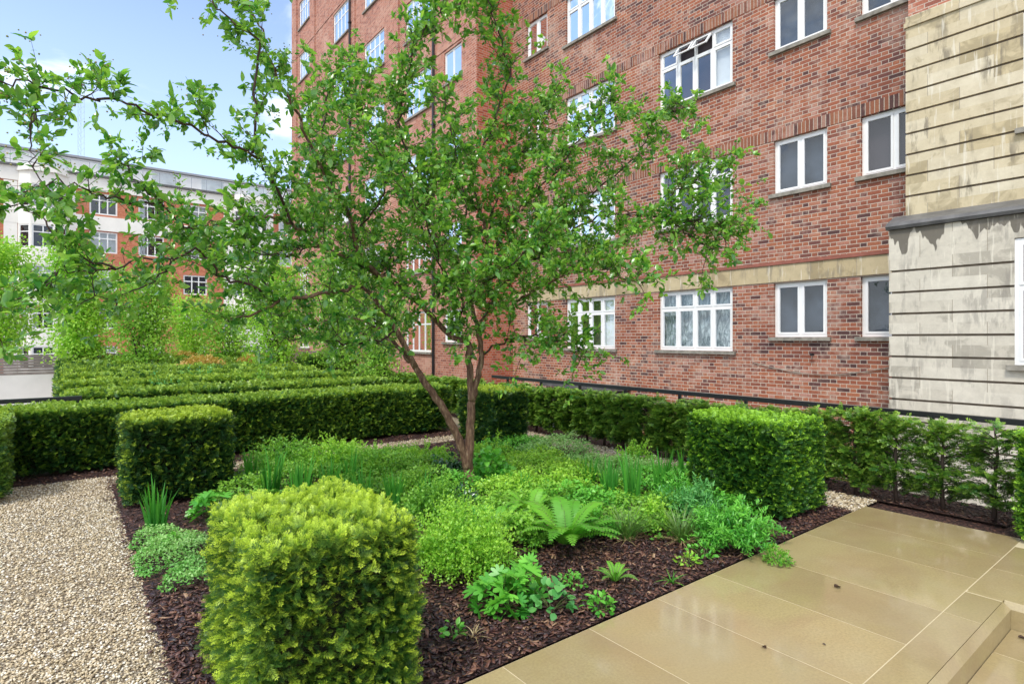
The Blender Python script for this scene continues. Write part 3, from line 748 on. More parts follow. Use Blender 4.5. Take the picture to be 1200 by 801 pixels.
# ------------------------------------------------------------------ clipped yews and hedges
def box_cloud(w, l, h, dens, size, shoots, seed, toptint=.75, sidetint=.35, inner=.5, base=.05, rnd=.05, young=1.0, sides=(1, 1, 1, 1), bumpy=1.0, speckle=0, patchy=0):
    "shoots over a clipped box, origin at the centre of its base"
    global rng
    rng = np.random.default_rng(seed); c = Cloud()
    faces = [((1, 0, 0), w, l, sides[1]), ((-1, 0, 0), w, l, sides[0]), ((0, 1, 0), l, w, sides[3]), ((0, -1, 0), l, w, sides[2]), ((0, 0, 1), 0, 0, 1)]
    for nr, dd, ll, k in faces:
        nr = np.array(nr, float)
        area = w*l if nr[2] else ll*h
        for layer, (dn, inn, sz) in enumerate(((dens, 0, 1), (dens*inner, .055, 1.15))):
            m_ = int(area*dn*k)
            if m_ < 1: continue
            if nr[2]: P = np.stack([rng.uniform(-w/2, w/2, m_), rng.uniform(-l/2, l/2, m_), np.full(m_, h)], 1)
            elif nr[0]: P = np.stack([np.full(m_, nr[0]*w/2), rng.uniform(-l/2, l/2, m_), h*(base/h+(1-base/h)*rng.random(m_))], 1)
            else: P = np.stack([rng.uniform(-w/2, w/2, m_), np.full(m_, nr[1]*l/2), h*(base/h+(1-base/h)*rng.random(m_))], 1)
            # rounded arrises
            ex = np.maximum(0, np.abs(P[:, 0])-(w/2-rnd)); ey = np.maximum(0, np.abs(P[:, 1])-(l/2-rnd)); ez = np.maximum(0, P[:, 2]-(h-rnd))
            pull = np.minimum(1, (np.sqrt(ex**2+ey**2+ez**2)-rnd)/rnd).clip(0, 1)*rnd*.6
            cen = np.array((0, 0, h*.5)); dirc = nrm(cen-P)
            P = P+dirc*pull[:, None]
            lm = lump(P*9+seed)*.018+lump(P*30+seed)*.010
            P = P+nr*(lm*bumpy-inn-rng.random(m_)*.03)[:, None]
            D = nr*1.0+np.array((0, 0, .45 if not nr[2] else .2))+rng.normal(size=(m_, 3))*(.42 if not nr[2] else .55)
            edge = (ez > 0) if not nr[2] else (np.maximum(ex, ey) > 0)
            tt = (toptint if nr[2] else sidetint)  # tops tinted lighter: more new growth, plus overhead light put into the colour
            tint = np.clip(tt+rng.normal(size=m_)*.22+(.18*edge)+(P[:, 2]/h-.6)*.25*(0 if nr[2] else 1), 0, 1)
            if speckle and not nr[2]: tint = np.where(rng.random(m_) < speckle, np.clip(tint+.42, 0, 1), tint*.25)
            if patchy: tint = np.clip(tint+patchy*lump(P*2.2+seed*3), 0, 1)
            if layer: tint *= .3  # deeper shoots darker: older growth, plus shade in the gaps put into tint
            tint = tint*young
            U = np.tile((0, 0, 1.), (m_, 1))*1.0+rng.normal(size=(m_, 3))*.5+nr*.3
            pick = rng.integers(0, len(shoots), m_)
            for q, t in enumerate(shoots):
                s = pick == q
                c.add(t, P[s]-nrm(D[s])*size*.4, frames(D[s], U[s]), rng.uniform(.7, 1.25, s.sum())*size*sz, tint[s])
    return c
def core(w, l, h, inset=.085, z0=.06):
    mb = MB(); nx, ny, nz = 6, 6, 6
    def pt(x, y, z):
        p = np.array((x, y, z)); k = float(lump(p[None]*14)[0])*.015
        return (x*(1+k), y*(1+k), z+k*.3)
    W, L_, H2 = w/2-inset, l/2-inset, h-inset
    def grid(fn):
        b = len(mb.v)
        for i in range(7):
            for j in range(7): mb.v.append(pt(*fn(i/6, j/6)))
        for i in range(6):
            for j in range(6): q = b+i*7+j; mb.f.append((q, q+1, q+8, q+7))
    for s in (-1, 1):
        grid(lambda a, b, s=s: (s*W, -L_+2*L_*a, z0+(H2-z0)*b)); grid(lambda a, b, s=s: (-W+2*W*a, s*L_, z0+(H2-z0)*b))
    grid(lambda a, b: (-W+2*W*a, -L_+2*L_*b, H2)); grid(lambda a, b: (-W+2*W*a, -L_+2*L_*b, z0))
    return mb
def clipped(name, x0, x1, y0, y1, h, cloud, mat, label, cat, group=None, stems=True, inset=.085):
    w, l = x1-x0, y1-y0
    e = empty(name, ((x0+x1)/2, (y0+y1)/2, 0), label=label, cat=cat, group=group)
    cloud.build('foliage', mat, e)
    core(w, l, h, inset).build('shaded_core', M['core'], e)
    if stems:
        mb = MB(); random.seed(int(x0*100)+int(y0*10)); k = max(2, int(max(w, l)/.35))
        for i in range(k):
            a = (i+.5)/k-.5; x, y = (a*w*.8, random.uniform(-.1, .1)*l) if w > l else (random.uniform(-.1, .1)*w, a*l*.8)
            mb = MB(); mb.tube([(x, y, -.03), (x+random.uniform(-.02, .02), y, .15)], [.018, .014], 6)
            mb.build('trunk', M['greybark'], e)
    return e
YB = 'clipped yew blocks'
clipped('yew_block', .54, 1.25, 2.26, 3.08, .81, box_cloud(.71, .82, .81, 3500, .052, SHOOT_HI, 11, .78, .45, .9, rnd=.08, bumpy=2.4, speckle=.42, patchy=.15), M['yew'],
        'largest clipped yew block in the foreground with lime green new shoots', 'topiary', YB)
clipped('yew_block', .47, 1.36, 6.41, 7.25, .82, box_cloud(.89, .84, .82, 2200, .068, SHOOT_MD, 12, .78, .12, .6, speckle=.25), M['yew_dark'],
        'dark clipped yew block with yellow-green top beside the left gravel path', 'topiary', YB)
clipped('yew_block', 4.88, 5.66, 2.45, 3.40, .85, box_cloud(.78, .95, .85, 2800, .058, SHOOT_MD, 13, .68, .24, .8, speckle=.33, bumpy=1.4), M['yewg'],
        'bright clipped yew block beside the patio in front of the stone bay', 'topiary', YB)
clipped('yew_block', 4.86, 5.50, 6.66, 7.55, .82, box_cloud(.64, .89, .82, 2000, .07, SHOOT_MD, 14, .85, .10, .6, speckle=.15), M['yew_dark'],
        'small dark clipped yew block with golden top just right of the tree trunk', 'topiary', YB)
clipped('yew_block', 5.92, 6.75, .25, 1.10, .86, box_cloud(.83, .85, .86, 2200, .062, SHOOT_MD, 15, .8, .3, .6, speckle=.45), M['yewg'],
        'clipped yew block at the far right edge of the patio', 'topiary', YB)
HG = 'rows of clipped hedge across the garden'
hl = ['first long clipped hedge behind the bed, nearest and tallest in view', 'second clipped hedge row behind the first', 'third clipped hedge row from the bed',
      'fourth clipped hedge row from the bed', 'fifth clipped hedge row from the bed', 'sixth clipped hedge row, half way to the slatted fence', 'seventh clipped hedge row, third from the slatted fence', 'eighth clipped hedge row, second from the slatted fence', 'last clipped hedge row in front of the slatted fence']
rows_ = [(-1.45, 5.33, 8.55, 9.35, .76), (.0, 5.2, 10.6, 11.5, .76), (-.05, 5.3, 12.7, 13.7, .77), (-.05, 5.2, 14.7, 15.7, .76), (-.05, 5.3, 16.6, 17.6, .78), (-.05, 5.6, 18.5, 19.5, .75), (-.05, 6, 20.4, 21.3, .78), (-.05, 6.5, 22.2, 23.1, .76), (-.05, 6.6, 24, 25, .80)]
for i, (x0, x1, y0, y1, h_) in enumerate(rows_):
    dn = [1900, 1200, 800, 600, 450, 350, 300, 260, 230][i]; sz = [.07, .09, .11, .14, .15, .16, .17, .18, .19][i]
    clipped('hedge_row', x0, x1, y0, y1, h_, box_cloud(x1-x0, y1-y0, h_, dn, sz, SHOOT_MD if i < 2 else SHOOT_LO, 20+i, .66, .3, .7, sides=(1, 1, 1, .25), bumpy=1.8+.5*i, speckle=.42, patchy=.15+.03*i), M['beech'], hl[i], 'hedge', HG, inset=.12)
clipped('hedge_end', -1.5, -.45, 7.5, 8.5, .80, box_cloud(.98, 1.15, .8, 1300, .08, SHOOT_MD, 33, .6, .3, .6), M['beech'], 'short clipped hedge at the left edge beside the gravel path', 'hedge', None)
# low evergreen mounds and a golden shrubs at the back of the hedges
clipped('hedge_return', 5.5, 6.9, 16.3, 17.3, 1.05, box_cloud(1.4, 1.0, 1.05, 500, .14, SHOOT_LO, 34, .5, .15, .6), M['beech'], 'dark hedge behind the end of the right hand path under the brick wing', 'hedge', None, inset=.12)

# young yews trained in a row in front of the handrail
def young_yew(seed, dens, openess):
    global rng
    rng = np.random.default_rng(seed); r = random.Random(seed); c = Cloud(); mb = MB()
    H_ = .86; P = []; D = []; T = []
    top = H_-.04
    tp = [(0, 0, -.03), (r.uniform(-.01, .01), r.uniform(-.02, .02), .3), (r.uniform(-.02, .02), r.uniform(-.03, .03), .6), (0, 0, top)]
    mb.tube(tp, [.020, .017, .012, .006], 7)
    nb = int(64*dens)
    for i in range(nb):
        z = .13+(top-.1)*((i+r.random())/nb); q = r.uniform(0, 2*PI)
        ry, rx = .30*(1 if z > .25 else .8), .18
        d = np.array((math.cos(q)*rx, math.sin(q)*ry, 0)); L = r.uniform(.6, 1.05)
        b0 = np.array((0, 0, z-.05)); b1 = np.array((0, 0, z))+d*L+np.array((0, 0, r.uniform(-.03, .05)))
        b1[2] = min(b1[2], H_-.03)
        mb.tube([b0, (b0+b1)/2+(0, 0, .02), b1], [.005, .004, .002], 4)
        m_ = int(26*openess)
        for k in range(m_):
            t = r.uniform(.15, 1.05); p = b0+(b1-b0)*t+np.array([r.gauss(0, .014), r.gauss(0, .014), r.gauss(0, .012)])
            dd = nrm(b1-b0)*.8+np.array([r.gauss(0, .55), r.gauss(0, .55), r.gauss(-.05, .3)])
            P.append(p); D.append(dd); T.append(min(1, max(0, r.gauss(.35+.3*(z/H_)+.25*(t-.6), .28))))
    P = np.array(P); D = np.array(D); T = np.array(T); m_ = len(P)
    pick = rng.integers(0, 2, m_); U = np.tile((0, 0, 1.), (m_, 1))+rng.normal(size=(m_, 3))*.4
    for q, t in enumerate(SHOOT_MD):
        s = pick == q; c.add(t, P[s], frames(D[s], U[s]), rng.uniform(.05, .085, s.sum()), T[s])
    return c, mb
YG = 'young yews trained in a row along the handrail'
protos = []
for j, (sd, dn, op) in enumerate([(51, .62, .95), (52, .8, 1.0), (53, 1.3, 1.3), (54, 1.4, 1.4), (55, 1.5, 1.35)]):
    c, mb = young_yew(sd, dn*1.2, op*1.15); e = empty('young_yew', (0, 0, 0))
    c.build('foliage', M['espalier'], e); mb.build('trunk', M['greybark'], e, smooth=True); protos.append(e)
used = set(); y = 1.36; i = 0
near = ['open young yew with bare trunk next to the right hand yew block', 'second young yew along the patio end, stone showing through it', 'third young yew along the patio end, fullest and widest', 'fourth young yew, opposite the corner of the patio',
        'young yew behind the white pebbles, basement window beside it', 'young yew beside the right rear corner of the bright yew block']
while y < 16.2:
    k = ([0, 1, 1, 2, 1, 2][i] if i < 6 else random.choice([2, 3, 4]))
    p = protos[k]
    o = p if k not in used else copy_tree(p)
    used.add(k); o.location = (6.47+random.uniform(-.03, .03), y, 0); o.rotation_euler = (0, 0, 0 if random.random() < .5 else PI)
    o.scale = (1.0 if i < 6 else 1.15, 1.0 if i < 6 else 1.0, random.uniform(.96, 1.03)*(1 if i < 5 else .91))
    tag(o, near[i] if i < len(near) else 'dense young yew in the row between the gravel path and the handrail', 'yew', YG)
    y += .40+random.uniform(-.03, .03); i += 1

# ------------------------------------------------------------------ trees
def smooth_path(P, k=4):
    P = [np.array(p, float) for p in P]; out_ = []
    for i in range(len(P)-1):
        p0 = P[max(i-1, 0)]; p1 = P[i]; p2 = P[i+1]; p3 = P[min(i+2, len(P)-1)]
        for j in range(k):
            t = j/k; out_.append(.5*((2*p1)+(-p0+p2)*t+(2*p0-5*p1+4*p2-p3)*t*t+(-p0+3*p1-3*p2+p3)*t**3))
    out_.append(P[-1]); return out_
DT = 6.03
# limbs: (start radius, end radius, twig start fraction, [(px,py,depth)...]) read off the photograph, each at its own distance
LIMBS = [
 (.062, .040, 2, [(549, 578, 6.03), (549, 545, 6.03), (551, 505, 6.03), (553, 470, 6.02)]),
 (.047, .030, 2, [(549, 548, 6.03), (538, 515, 5.98), (520, 480, 5.92), (497, 445, 5.85), (487, 430, 5.8)]),
 (.032, .016, .4, [(487, 430, 5.8), (464, 387, 5.65), (443, 355, 5.5), (424, 336, 5.4)]),
 (.018, .006, .1, [(424, 336, 5.4), (392, 341, 5.15), (357, 349, 4.9), (328, 354, 4.7), (300, 366, 4.5), (262, 372, 4.3)]),
 (.020, .007, .2, [(480, 424, 5.78), (455, 395, 5.9), (437, 381, 6.1), (400, 372, 6.4), (360, 380, 6.7)]),
 (.040, .030, .8, [(553, 470, 6.02), (550, 430, 6.02), (549, 401, 6.02)]),
 (.028, .015, .5, [(549, 401, 6.02), (527, 392, 5.98), (501, 364, 5.9), (472, 341, 5.85), (449, 326, 5.8), (432, 316, 5.75)]),
 (.022, .012, .1, [(443, 322, 5.78), (423, 300, 5.6), (415, 275, 5.5), (409, 252, 5.4), (392, 229, 5.3), (375, 193, 5.15)]),
 (.013, .004, .05, [(375, 193, 5.15), (360, 160, 5.0), (337, 115, 4.8), (315, 62, 4.65), (300, 20, 4.5), (288, -30, 4.4)]),
 (.012, .004, .05, [(392, 229, 5.3), (383, 200, 5.4), (378, 160, 5.5), (384, 120, 5.6), (396, 80, 5.7)]),
 (.015, .005, .05, [(409, 303, 5.6), (372, 283, 5.3), (343, 263, 5.0), (320, 256, 4.85), (300, 254, 4.7), (258, 262, 4.5), (222, 268, 4.3)]),
 (.011, .004, .05, [(343, 263, 5.0), (320, 215, 4.7), (296, 180, 4.4), (255, 165, 4.1), (200, 142, 3.8), (150, 122, 3.6), (110, 115, 3.4), (70, 105, 3.25), (30, 97, 3.1), (-10, 92, 3.0)]),
 (.009, .003, .05, [(296, 180, 4.4), (300, 110, 4.3), (300, 47, 4.2), (272, 27, 4.1), (250, 5, 4.0), (235, -20, 4.0)]),
 (.010, .003, .05, [(322, 352, 4.75), (290, 335, 4.5), (259, 322, 4.3), (236, 295, 4.1), (202, 301, 3.9), (158, 305, 3.75), (135, 315, 3.65), (100, 317, 3.5), (67, 317, 3.4)]),
 (.008, .003, .05, [(258, 262, 4.5), (219, 268, 4.3), (189, 237, 4.1), (158, 210, 3.95), (150, 190, 3.9)]),
 (.007, .002, .05, [(135, 315, 3.65), (90, 300, 3.5), (60, 270, 3.4), (45, 250, 3.35), (20, 240, 3.3)]),
 (.008, .003, .1, [(189, 237, 4.1), (150, 238, 3.9), (110, 225, 3.7), (70, 215, 3.5), (30, 225, 3.4)]),
 (.006, .002, .05, [(45, 102, 3.15), (40, 135, 3.1), (36, 165, 3.1), (38, 195, 3.1)]),
 (.007, .002, .05, [(67, 317, 3.4), (45, 345, 3.3), (20, 352, 3.2), (-5, 372, 3.1)]),
 (.006, .002, .05, [(202, 301, 3.9), (180, 330, 3.8), (140, 345, 3.7), (110, 348, 3.6)]),
 (.034, .026, .9, [(553, 470, 6.02), (560, 440, 6.05), (565, 415, 6.08), (560, 384, 6.1)]),
 (.022, .012, .2, [(560, 384, 6.1), (551, 350, 6.2), (562, 335, 6.2), (573, 326, 6.2), (571, 280, 6.2), (561, 243, 6.2)]),
 (.012, .004, .05, [(561, 243, 6.2), (553, 200, 6.2), (560, 182, 6.2), (580, 140, 6.1), (595, 90, 6.1), (588, 50, 6.0), (575, 10, 5.9), (570, -25, 5.9)]),
 (.014, .006, .1, [(560, 384, 6.1), (576, 355, 6.2), (600, 320, 6.3), (628, 290, 6.35), (655, 262, 6.4)]),
 (.011, .004, .05, [(573, 300, 6.2), (599, 257, 6.1), (628, 225, 6.0), (660, 190, 5.9), (690, 150, 5.8), (715, 118, 5.7)]),
 (.010, .003, .05, [(571, 280, 6.2), (585, 225, 6.3), (610, 180, 6.4), (640, 140, 6.5), (650, 105, 6.5)]),
 (.016, .007, .1, [(548, 370, 6.1), (535, 325, 6.1), (521, 295, 6.1), (501, 255, 6.1), (492, 206, 6.1)]),
 (.010, .003, .05, [(492, 206, 6.1), (469, 150, 6.0), (475, 100, 5.95), (490, 50, 5.9), (507, 22, 5.85), (540, 0, 5.8), (570, -12, 5.8)]),
 (.010, .003, .1, [(501, 255, 6.1), (480, 215, 6.2), (450, 175, 6.3), (430, 140, 6.4), (425, 105, 6.4)]),
 (.011, .004, .2, [(565, 415, 6.08), (590, 402, 6.0), (615, 393, 5.9), (643, 397, 5.8), (672, 405, 5.75), (686, 414, 5.7)]),
 (.013, .004, .1, [(576, 355, 6.2), (612, 350, 6.0), (645, 330, 5.8), (680, 318, 5.6), (715, 322, 5.4), (750, 332, 5.3)]),
 (.011, .003, .05, [(628, 290, 6.35), (660, 275, 6.1), (700, 255, 5.9), (740, 250, 5.7), (785, 258, 5.6), (825, 262, 5.5), (862, 258, 5.4)]),
 (.009, .003, .05, [(655, 262, 6.4), (690, 235, 6.3), (720, 205, 6.2), (752, 175, 6.1), (770, 140, 6.0), (805, 128, 5.9)]),
 (.008, .002, .05, [(785, 258, 5.6), (805, 272, 5.6), (830, 290, 5.55), (850, 296, 5.5)]),
 (.008, .003, .05, [(785, 258, 5.6), (790, 225, 5.6), (815, 215, 5.6), (845, 212, 5.6)]),
 (.010, .003, .05, [(600, 320, 6.3), (640, 300, 6.6), (690, 295, 6.8), (735, 285, 6.9)]),
 (.010, .003, .05, [(472, 341, 5.85), (440, 300, 6.2), (400, 270, 6.6), (360, 240, 6.9)]),
 (.010, .003, .05, [(501, 364, 5.9), (520, 330, 5.6), (510, 290, 5.3), (495, 250, 5.1), (470, 220, 5.0)]),
 (.010, .003, .05, [(527, 392, 5.98), (560, 340, 5.6), (600, 310, 5.3), (640, 270, 5.1)]),
 (.009, .003, .05, [(415, 275, 5.5), (440, 240, 5.3), (455, 200, 5.1), (440, 170, 5.0), (420, 150, 5.0)]),
 (.010, .003, .1, [(464, 387, 5.65), (430, 400, 5.4), (395, 402, 5.2), (360, 395, 5.0), (330, 400, 4.9)]),
 (.008, .003, .05, [(328, 354, 4.7), (300, 320, 4.9), (260, 300, 5.1), (230, 280, 5.2)]),
 (.009, .003, .05, [(449, 326, 5.8), (470, 290, 6.2), (500, 230, 6.5), (530, 180, 6.6)]),
 (.008, .003, .05, [(372, 283, 5.3), (340, 300, 5.0), (300, 295, 4.8), (270, 288, 4.6)]),
 (.009, .003, .05, [(521, 295, 6.1), (545, 260, 5.8), (540, 210, 5.7), (530, 160, 5.6), (520, 120, 5.5)]),
]
tree = empty('spreading_tree', tuple(at(549, 578, DT)[:2])+(0,), label='large multi-stemmed tree with twisting trunk and wide leafy crown standing in the bed', cat='tree')
T0 = np.array(tree.location)
rng = np.random.default_rng(5); random.seed(5)
tw = MB(); tk = MB(); cr = Cloud(); bd = Cloud()
LP, LD, LS, LT = [], [], [], []; BP = []
def add_leaves(p, d, k, s0, s1, t0=.45):
    for _ in range(k):
        q = nrm(np.array(d)*.7+rng.normal(size=3)*.75+np.array((0, 0, .12)))
        LP.append(p+rng.normal(size=3)*.012); LD.append(q); LS.append(random.uniform(s0, s1)*(1.25 if random.random() < .12 else 1)); LT.append(np.clip(random.gauss(t0, .28), 0, 1))
def twig(p, d, L, r, lvl):
    n_ = max(3, int(L/.09)); P = [np.array(p)]; dd = np.array(d, float)
    for i in range(n_):
        dd = nrm(dd+rng.normal(size=3)*.22+np.array((0, 0, .05))); P.append(P[-1]+dd*L/n_)
    tw.tube(P, list(np.linspace(r, r*.35, len(P))), 5 if lvl == 1 else 3, cap=False)
    if lvl == 1:
        for i in range(1, len(P)):
            for _ in range(2):
                if random.random() < .92:
                    q = nrm(nrm(P[i]-P[i-1])*.5+rng.normal(size=3)*.8+np.array((0, 0, .15))); twig(P[i], q, random.uniform(.05, .24), r*.45, 2)
        add_leaves(P[-1], dd, 7, .05, .085, .65)
    else:
        add_leaves(P[-1], dd, random.choice([5, 6, 7, 8]), .028, .080)
        for i in range(1, len(P)-1): add_leaves(P[i], dd, 2, .03, .06, .35)
        if random.random() < .5:
            for _ in range(random.choice([4, 7])): BP.append(P[-1]+rng.normal(size=3)*.03)
for r0, r1, st, pts in LIMBS:
    W = [at(*q) for q in pts]
    P = smooth_path(W, 5); m_ = len(P)
    rad = np.linspace(r0, r1, m_)*(1.15 if r0 < .03 else 1.0); big = r0 > .02
    for i in range(1, m_-1): P[i] = P[i]+rng.normal(size=3)*(.006 if big else .012)
    (tk if r0 >= .0125 else tw).tube([p-T0 for p in P], list(rad), 10 if big else 6, wob=.06 if big else 0)
    if st < 1:
        seg = np.linalg.norm(np.diff(np.array(P), axis=0), axis=1); tot = seg.sum(); s = st*tot+.05
        acc = np.concatenate([[0], np.cumsum(seg)])
        while s < tot:
            i = min(np.searchsorted(acc, s), m_-1); p = P[i]; dr = nrm(P[i]-P[i-1])
            q = nrm(dr*.5+rng.normal(size=3)*.75+np.array((0, 0, .2)))
            fade = 1-.45*(s/tot)
            dcam = float(p[0]*SN+p[1]*CS); thin = 1+max(0, 5.6-dcam)*1.15
            twig(p-T0, q, random.uniform(.2, .62)*fade/(1+(thin-1)*.5), .0045, 1)
            if r0 < .02 and random.random() < .8: twig(p-T0, nrm(rng.normal(size=3)), random.uniform(.04, .1), .003, 2)
            s += random.uniform(.042, .085)*thin
        twig(P[-1]-T0, nrm(P[-1]-P[-2]), .22, .004, 1)
# root flare
fl = MB(); b = at(549, 578, DT)-T0
tk.tube([(0, 0, -.06), (0, 0, .0), (.0, 0, .08), tuple(at(549, 555, 6.03)-T0)], [.11, .095, .072, .062], 10, wob=.08)
tk.build('trunk', M['bark'], tree, smooth=True); tw.build('branches', M['twig'], tree, smooth=True)
LP, LD, LS, LT = map(np.array, (LP, LD, LS, LT))
U = np.tile((0, 0, 1.), (len(LP), 1))+rng.normal(size=(len(LP), 3))*.55
h_ = LS > .05
for s, t in ((h_, leaf_tmpl(.26, .07, .18, 4)), (~h_, leaf_tmpl(.28, .07, .15, 3))): cr.add(t, LP[s], frames(LD[s], U[s]), LS[s], LT[s])
cr.build('crown', M['leaf'], tree, smooth=False)
BP = np.array(BP); bt = (PEB[0][0]*np.array((1, 1.2, 1.9)), PEB[0][1], PEB[0][2])
bd.add(bt, BP, frames(rng.normal(size=(len(BP), 3))), rng.uniform(.004, .0075, len(BP)), rng.random(len(BP))); bd.build('fruitlets', M['bud'], tree)
print('hero leaves', len(LP), 'buds', len(BP))

def small_tree(px, py_base, D, top_px, width, mat, bark, label, cat, seed, stems=4, leaves=7000, ls=.05, group='small trees at the far end of the garden', droop=0, z0=0):
    global rng
    rng = np.random.default_rng(seed); r = random.Random(seed)
    b = at(px, 0, D); H_ = at(px, top_px, D)[2]-z0
    e = empty('small_tree', (b[0], b[1], z0), label=label, cat=cat, group=group)
    tkb = MB(); br = MB(); tips = []
    for s in range(stems):
        q = 2*PI*s/stems+r.random(); sp = width*.32*r.uniform(.4, 1.1)
        P = [np.array((0.05*math.cos(q), .05*math.sin(q), -.05))]
        for k in range(1, 8):
            t = k/7; P.append(np.array((math.cos(q)*sp*t**1.3+r.gauss(0, .04), math.sin(q)*sp*t**1.3+r.gauss(0, .04), H_*.93*t)))
        tkb.tube(P, list(np.linspace(.035 if stems > 2 else .06, .008, 8)), 6, cap=False)
        for k in range(2, 8):
            for _ in range(7):
                dd = nrm(np.array((r.gauss(0, 1), r.gauss(0, 1), r.gauss(.35, .4)))); L = width*.36*r.uniform(.4, 1)*(1.15-.55*abs(k/7-.45)*2)
                a = P[k]; m = a+dd*L*.5+np.array((0, 0, .03)); z = a+dd*L+np.array((0, 0, -.1*L-droop*L)); br.tube([a, m, z], [.009, .006, .003], 3, cap=False)
                tips += [a+dd*L*.4, m, (m+z)/2, z, z]
    tips = np.array(tips); k = leaves//len(tips)+1
    P = np.repeat(tips, k, 0)[:leaves] if False else tips[rng.integers(0, len(tips), leaves)]
    P = P+rng.normal(size=P.shape)*(width*.06+.04)*np.array((1, 1, 1.15))
    keep = P[:, 2] > .45; P = P[keep]; m_ = len(P)
    c = Cloud(); D_ = rng.normal(size=(m_, 3))+np.array((0, 0, -.3)); tint = np.clip(.5+.25*lump(P*3)+rng.normal(size=m_)*.2, 0, 1)
    h2 = rng.random(m_) < .62; P, D_, tint = P[h2], D_[h2], tint[h2]; m_ = len(P)
    c.add(DIA, P, frames(D_), rng.uniform(.7, 1.4, m_)*ls*1.35, tint)
    tkb.build('trunk', bark, e, smooth=True); br.build('branches', bark, e); c.build('crown', mat, e)
    return e
small_tree(-8, 430, 21, 284, 3.0, M['birchleaf'], M['birch'], 'pale green bushy tree cut off by the left edge behind the rail', 'tree', 61, 4, 26000, .08)
small_tree(92, 430, 19.6, 296, 2.6, M['birchleaf'], M['birch'], 'tall pale green feathery tree in front of the cream bay', 'tree', 62, 4, 24000, .075)
small_tree(168, 430, 17.5, 322, 2.2, M['farleaf'], M['greybark'], 'dark-stemmed vase shaped small tree rising from the hedges', 'tree', 63, 4, 14000, .065)
small_tree(222, 430, 23, 352, 2.4, M['birchleaf'], M['birch'], 'pale green loose tree just right of the vase shaped one', 'tree', 64, 3, 10000, .07)
small_tree(270, 430, 22, 362, 2.3, M['farleaf'], M['greybark'], 'mid green tree with thin stems against the fence', 'tree', 65, 3, 9000, .07)
small_tree(322, 430, 17, 312, 2.4, M['birchleaf'], M['greybark'], 'multi-stemmed small tree behind the middle of the hedges', 'tree', 66, 5, 14000, .06)
small_tree(395, 430, 16.4, 305, 2.3, M['farleaf'], M['greybark'], 'bushy green tree in front of the base of the brick wing', 'tree', 67, 4, 13000, .06)
small_tree(445, 440, 13.6, 352, 1.5, M['farleaf'], M['greybark'], 'small many-stemmed tree near the right end of the hedges', 'tree', 68, 5, 9000, .05)
# golden shrubs among the far hedges
for i, (px, D, lab) in enumerate([(112, 20.2, 'orange-gold shrub at the left of the far hedges'), (238, 16.0, 'golden shrub between the hedge rows, brightest of all'), (300, 18, 'small golden shrub right of the brightest one'), (215, 21.9, 'golden shrub in front of the slatted fence')]):
    b = at(px, 0, D); e = empty('golden_shrub', (b[0], b[1], 0), label=lab, cat='shrub', group='golden shrubs among the hedges')
    rng = np.random.default_rng(80+i); m_ = 1800; P = nrm(rng.normal(size=(m_, 3)))*rng.uniform(.6, 1, (m_, 1))*np.array((.6, .5, .34))+np.array((0, 0, .80))
    c = Cloud(); c.add(DIA, P, frames(rng.normal(size=(m_, 3))+P*(2, 2, 1)), rng.uniform(.05, .1, m_), np.clip(rng.normal(.5, .3, m_), 0, 1)); c.build('leaves', M['gold'], e)
    mb = MB()
    for j in range(5): q = j*1.26; mb.tube([(0, 0, -.03), (.15*math.cos(q), .15*math.sin(q), .3), (.3*math.cos(q), .3*math.sin(q), .7)], [.015, .01, .004], 4)
    mb.build('stems', M['greybark'], e)

# ------------------------------------------------------------------ planting in the bed
def blade_cloud(n_, h, spread, width, arch, seed, mat, name, parent, tl=(.2, .9), segs=5, r0=.04):
    r = random.Random(seed); V = []; F = []; T = []; A = []
    for i in range(n_):
        q = r.uniform(0, 2*PI); rr = r0*math.sqrt(r.random()); x, y = math.cos(q)*rr, math.sin(q)*rr
        q2 = q+r.gauss(0, .5); H_ = h*r.uniform(.6, 1.05); s = spread*r.uniform(.2, 1.1); w = width*r.uniform(.7, 1.2); ar = arch*r.uniform(.3, 1.2)
        sd = np.array((-math.sin(q2+r.gauss(0, .6)), math.cos(q2+r.gauss(0, .6)), 0)); b = len(V); t_ = r.uniform(*tl)
        for k in range(segs+1):
            t = k/segs; p = np.array((x+math.cos(q2)*s*t**1.6, y+math.sin(q2)*s*t**1.6, H_*(t-ar*t*t*.75)))
            ww = w*(1-t**2.5)*(.7+.3*min(1, t*4))+.0004
            V += [p-sd*ww, p+sd*ww]; T += [t_]*2; A += [t]*2
        for k in range(segs): F.append((b+2*k, b+2*k+1, b+2*k+3, b+2*k+2))
    me = bpy.data.meshes.new(name); me.from_pydata([tuple(v) for v in V], [], F); me.materials.append(mat)
    for nm, D_ in (('tint', T), ('age', A)): a = me.attributes.new(nm, 'FLOAT', 'POINT'); a.data.foreach_set('value', D_)
    o = bpy.data.objects.new(name, me); COL.objects.link(o); o.parent = parent; return o
def iris(x, y, h, label, seed, n_=26, sp=.16):
    e = empty('iris_clump', (x, y, 0), label=label, cat='iris', group='clumps of upright strap leaves')
    blade_cloud(n_, h*1.18, sp*.7, .013, .12, seed, M['irisd'], 'blades', e, r0=.07); return e
def tussock(x, y, h, label, seed):
    e = empty('grass_tussock', (x, y, 0), label=label, cat='grass', group='tussocks of fine grass')
    blade_cloud(190, h, .26, .0028, .55, seed, M['tuss'], 'green_blades', e, segs=6, r0=.05)
    blade_cloud(90, h*.34, .24, .0026, .95, seed+1, M['straw'], 'dry_blades', e, segs=6, r0=.07); return e
